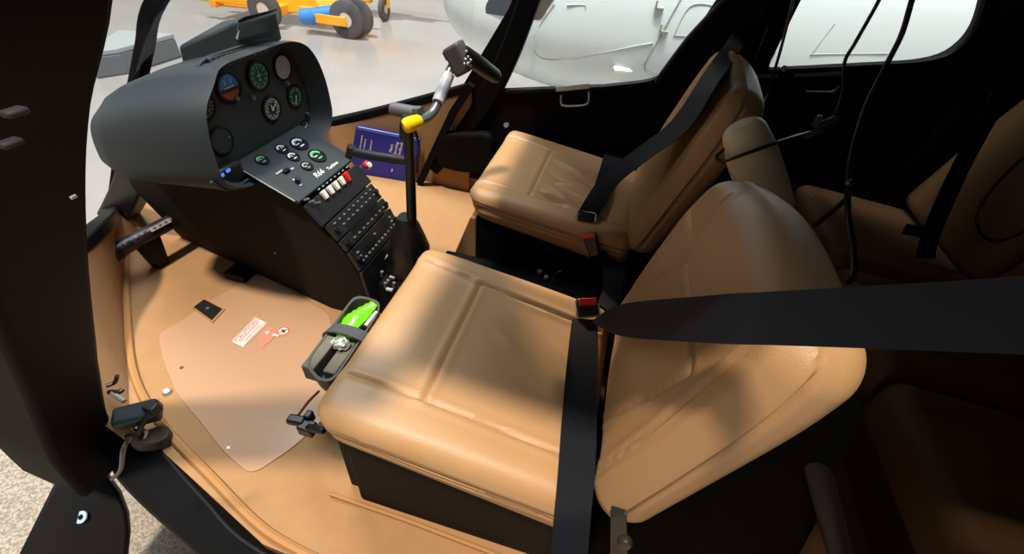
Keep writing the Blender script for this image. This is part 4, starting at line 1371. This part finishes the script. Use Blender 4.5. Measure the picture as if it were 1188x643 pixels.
obj('cord_clip', MB().ball(at(985, 213, y=-.015), .009), PLG, c3)
obj('tip', MB().ball(at(984, 213, y=-.03), .004), STEEL, c3)
cord('thin black cord looping down over the rear backrest at the right edge',
     [at(1215, 165, y=.2), at(1188, 182, y=.2), at(1155, 215, y=.2), at(1136, 243, y=.19), at(1135, 266, y=.18), at(1150, 279, y=.17), at(1172, 276, y=.17), at(1200, 262, y=.18)], 0, .0038)

# ------------------------------------------------------------------ outside
struct(obj('hangar_floor', MB().prism([V(-14, -8, -.75), V(9, -8, -.75), V(9, 16, -.75), V(-14, 16, -.75)], (0, 0, -.05)), HFLOOR, smooth=False), 'pale glossy hangar floor outside the cabin', 'floor')
ap = [V(-7, -6, -.748), V(5, -6, -.748), V(5, -.35, -.748), V(-7, -.35, -.748)]
struct(obj('apron_floor', MB().prism(ap, (0, 0, .003)), CONCRETE, smooth=False), 'speckled concrete ground under the open near door', 'floor')
struct(obj('wall_hangar', MB().prism([V(-14, -8, -.75), V(-14, 16, -.75), V(-14, 16, 7), V(-14, -8, 7)], (-.1, 0, 0)), HWALL, smooth=False), 'white hangar wall ahead of the nose', 'wall')
struct(obj('wall_hangar_far', MB().prism([V(-14, 15, -.75), V(9, 15, -.75), V(9, 15, 7), V(-14, 15, 7)], (0, .1, 0)), HWALL, smooth=False), 'white hangar wall beyond the parked helicopter', 'wall')
# grey sheet covers standing on the floor ahead
gc = thing('floor_crate', 'low grey sheet-metal crate on the hangar floor ahead of the nose', 'crate', (-5.6, 3.5, -.75))
q0 = [at(112, 92, z=-.75), at(150, 86, z=-.75), at(212, 66, z=-.75), at(150, 62, z=-.75)]
obj('crate_body', MB().prism(q0, (0, 0, .22)), GREYBOX, gc, smooth=False, bevel=.02)
obj('crate_lid', MB().prism([p+V(0, 0, .22) for p in q0], (0, 0, .05)), mat('pale_lid', srgb(150, 156, 160), .5), gc, smooth=False, bevel=.01)

# white helicopter parked alongside: hull lofted along x
hel = thing('parked_helicopter', 'white helicopter parked alongside beyond the far windows', 'helicopter', (.8, 3.3, -.75))
yc = 3.35
st = [(-1.32, .05, .05, .52), (-1.22, .30, .30, .50), (-1.0, .52, .46, .50), (-.6, .72, .60, .50), (-.1, .84, .70, .52), (.5, .90, .76, .54), (1.3, .92, .79, .56), (2.2, .88, .78, .60), (3.0, .78, .68, .68), (3.8, .60, .50, .78), (4.6, .36, .32, .86)]
rings = []
for x, ry, rz, zc in st:
    ring = []
    for k in range(48):
        a = 2*math.pi*k/48
        ring.append(V(x, yc+ry*math.copysign(abs(math.cos(a))**.72, math.cos(a)), zc+rz*math.copysign(abs(math.sin(a))**.78, math.sin(a))))
    rings.append(ring)
# resample along x for a smooth hull
cols = [spline([r[k] for r in rings], 5) for k in range(48)]
hull = MB().loft([[c[i] for c in cols] for i in range(len(cols[0]))])
obj('fuselage', hull, HELIW, hel)


def hull_y(x, z):
    for (xa, ra, za, ca), (xb, rb_2, zb, cb) in zip(st, st[1:]):
        if xa <= x <= xb:
            t = (x-xa)/(xb-xa)
            ry, rz, zc = ra+(rb_2-ra)*t, za+(zb-za)*t, ca+(cb-ca)*t
            s = min(abs((z-zc)/rz), .97)**(1/.78)
            return yc-ry*(math.sqrt(max(0, 1-s*s)))**.72
    return yc-.5


def on_hull(px, py, off=.004):
    y = 2.5
    for _ in range(12):
        p = at(px, py, y=y)
        y = .5*y+.5*hull_y(p.x, p.z)
    p = at(px, py, y=y)
    return p+V(0, -off, 0)


def hline(name, pix, r=.006, m=HELILINE, close=False):
    pts = [on_hull(*q) for q in pix]
    if close:
        pts = pts+[pts[0]]
    return obj(name, MB().tube(pts, r, 6, sub=5), m, hel)


hline('door_gap', ((643, 5), (630, 24), (620, 44), (620, 58), (632, 68), (660, 68), (700, 61), (740, 53), (758, 50)))
hline('door_gap', ((795, -10), (780, 16), (766, 42), (752, 66), (748, 80), (760, 88), (778, 88)))
hline('hatch_gap', ((782, 41), (800, 8), (824, 6), (828, 14), (812, 38), (803, 42)), .004, close=True)
hline('hatch_gap', ((658, 6), (678, 6), (679, 12)), .004)
hline('door_gap', ((868, 72), (892, 68), (900, 60)), .004)
hline('door_gap', ((940, 63), (1030, 62)), .005)
hline('door_gap', ((942, 62), (968, 28)), .004)
ft = MB()
for px, py in ((766, 10), (771, 37)):
    p = on_hull(px, py, .012)
    ft.box(p, (.045, .025, .018)).box(p+V(-.03, 0, .02), (.012, .02, .05))
obj('door_catch', ft, mat('catch_grey', srgb(140, 136, 126), .4), hel, bevel=.003)
lp_ = on_hull(722, 81, 0)
obj('position_lamp', MB().tube([lp_+V(-.06, -.005, 0), lp_+V(-.04, -.02, 0), lp_+V(.05, -.015, 0), lp_+V(.08, 0, 0)], [.022, .026, .018, .006], 12), mat('lamp_shell', srgb(236, 238, 236), .3), hel)
obj('lamp_lens', MB().ball(lp_+V(-.062, -.012, 0), .020, (.5, 1, 1)), mat('lens_grey', srgb(120, 118, 108), .3), hel)


def hull_patch(name, pix, m):
    n = len(pix)
    cx_, cy_ = sum(p[0] for p in pix)/n, sum(p[1] for p in pix)/n
    pix = round_poly([Vector(p) for p in pix], 5, 4)
    rings_ = [[on_hull(cx_+(p[0]-cx_)*f_, cy_+(p[1]-cy_)*f_, .006) for p in pix] for f_ in (.02, .25, .5, .75, 1)]
    mb_ = MB().loft(rings_, caps=False)
    thicken(mb_.bm, .004)
    return obj(name, mb_, m, hel)


hull_patch('nose_window', ((549, -14), (548, 8), (562, 15), (588, 19), (604, 0), (606, -14)), HELIWIN)
hull_patch('side_window', ((598, 8), (606, 22), (628, 23), (644, -4), (644, -14), (608, -14)), mat('brown_dark_window', srgb(84, 80, 70), .15))
obj('landing_skid', MB().tube([V(-.6, 2.65, -.62), V(-.5, 2.62, -.70), V(0, 2.62, -.715), V(2.6, 2.62, -.715)], .035, 12, sub=5), mat('skid_white', srgb(200, 204, 202), .4), hel)
obj('landing_skid', MB().tube([V(-.6, 4.05, -.62), V(-.5, 4.08, -.70), V(0, 4.08, -.715), V(2.6, 4.08, -.715)], .035, 12, sub=5), mat('skid_white_b', srgb(200, 204, 202), .4), hel)
for x in (.35, 1.9):
    obj('skid_strut', MB().tube([V(x, 2.62, -.70), V(x, 2.85, -.35), V(x, 3.35, -.12), V(x, 3.85, -.35), V(x, 4.08, -.70)], .03, 10, sub=5), HELIW, hel)


def wheel(name, c, axis, r, w, parent):
    o = obj(name, MB().lathe([(r*.39, -w*.4), (r*.8, -w/2), (r, -w*.3), (r, w*.3), (r*.8, w/2), (r*.39, w*.4), (r*.39, -w*.4)], frame(c, Vector(axis).orthogonal(), z=axis), 28), RUBBER, parent)
    obj('rim', MB().lathe([(0, -w*.36), (r*.40, -w*.36), (r*.40, w*.36), (r*.2, w*.42), (0, w*.42)], frame(c, Vector(axis).orthogonal(), z=axis), 20), mat('rim_pale', srgb(205, 195, 180), .4), o)
    return o


# yellow ground handling cart
gz = -.75
c0 = at(405, 45, z=gz)
ux = (at(405, 40, z=gz)-at(270, 22, z=gz)).normalized()
uy = Vector((-ux.y, ux.x, 0))
if uy.y < 0:
    uy = -uy


def CT(a, b, z):
    return c0+ux*a+uy*b+V(0, 0, z)


cart = thing('handling_cart', 'yellow ground handling cart with blue roller, behind the instrument pod', 'cart', c0)
MC = frame(c0, ux, z=(0, 0, 1))
obj('frame', MB().box((-.35, .10, .24), (.9, .10, .22), MC).box((-1.0, .62, .26), (1.8, .12, .16), MC).box((-1.2, .32, .24), (.14, .7, .14), MC).box((-2.0, .1, .30), (1.2, .08, .10), MC).box((-2.3, .35, .24), (.12, .6, .12), MC), YEL2, cart, bevel=.015)
obj('tow_deck', MB().hexa([MC @ V(-2.3, .22, .16), MC @ V(-.5, .28, .20), MC @ V(.0, .85, .24), MC @ V(-2.4, .95, .28), MC @ V(-2.2, .27, .62), MC @ V(-.7, .36, .50), MC @ V(-.2, .80, .46), MC @ V(-2.2, .90, .66)]), YEL2, cart, bevel=.03)
obj('fork', MB().box((-.22, -.06, .24), (.50, .03, .13), MC), YEL2, cart, bevel=.01)
obj('lift_arm', MB().tube([MC @ V(-2.6, .5, .75), MC @ V(-1.2, .55, .78), MC @ V(.1, .65, .52)], .05, 10), YEL2, cart)
obj('roller', MB().tube([MC @ V(-.72, -.02, .23), MC @ V(-.60, .0, .24), MC @ V(-.25, .10, .30)], [.11, .115, .11], 18), ROLLB, cart)
obj('roller_arm', MB().tube([MC @ V(-.25, .10, .30), MC @ V(.05, .2, .33)], .07, 12), RUBBER, cart)
wheel('wheel', MC @ V(.0, .02, .26), uy, .26, .12, cart)
wheel('wheel', MC @ V(.06, .22, .26), uy, .26, .12, cart)
wheel('wheel', MC @ V(-1.35, .0, .26), uy, .26, .12, cart)
c1 = at(447, 24, z=gz)
cart2 = thing('handling_cart', 'second yellow cart at the top of the view, standing farther back on the floor', 'cart', c1)
MC2 = frame(c1, ux, z=(0, 0, 1))
obj('frame', MB().box((-.7, .3, .55), (1.8, .5, .22), MC2).box((.3, .3, .60), (.9, .3, .14), MC2).box((-.45, .12, .38), (.35, .14, .3), MC2), YEL2, cart2, bevel=.02)
obj('tow_bar', MB().tube([MC2 @ V(.2, .3, .46), MC2 @ V(.9, .4, .55), MC2 @ V(1.6, .5, .7)], .05, 10), YEL2, cart2)
wheel('wheel', MC2 @ V(.0, .0, .18), ux, .18, .10, cart2)
wheel('wheel', MC2 @ V(-.9, .5, .18), ux, .18, .10, cart2)
obj('caster_fork', MB().box((0, .06, .36), (.16, .05, .34), MC2), YEL2, cart2, bevel=.01)
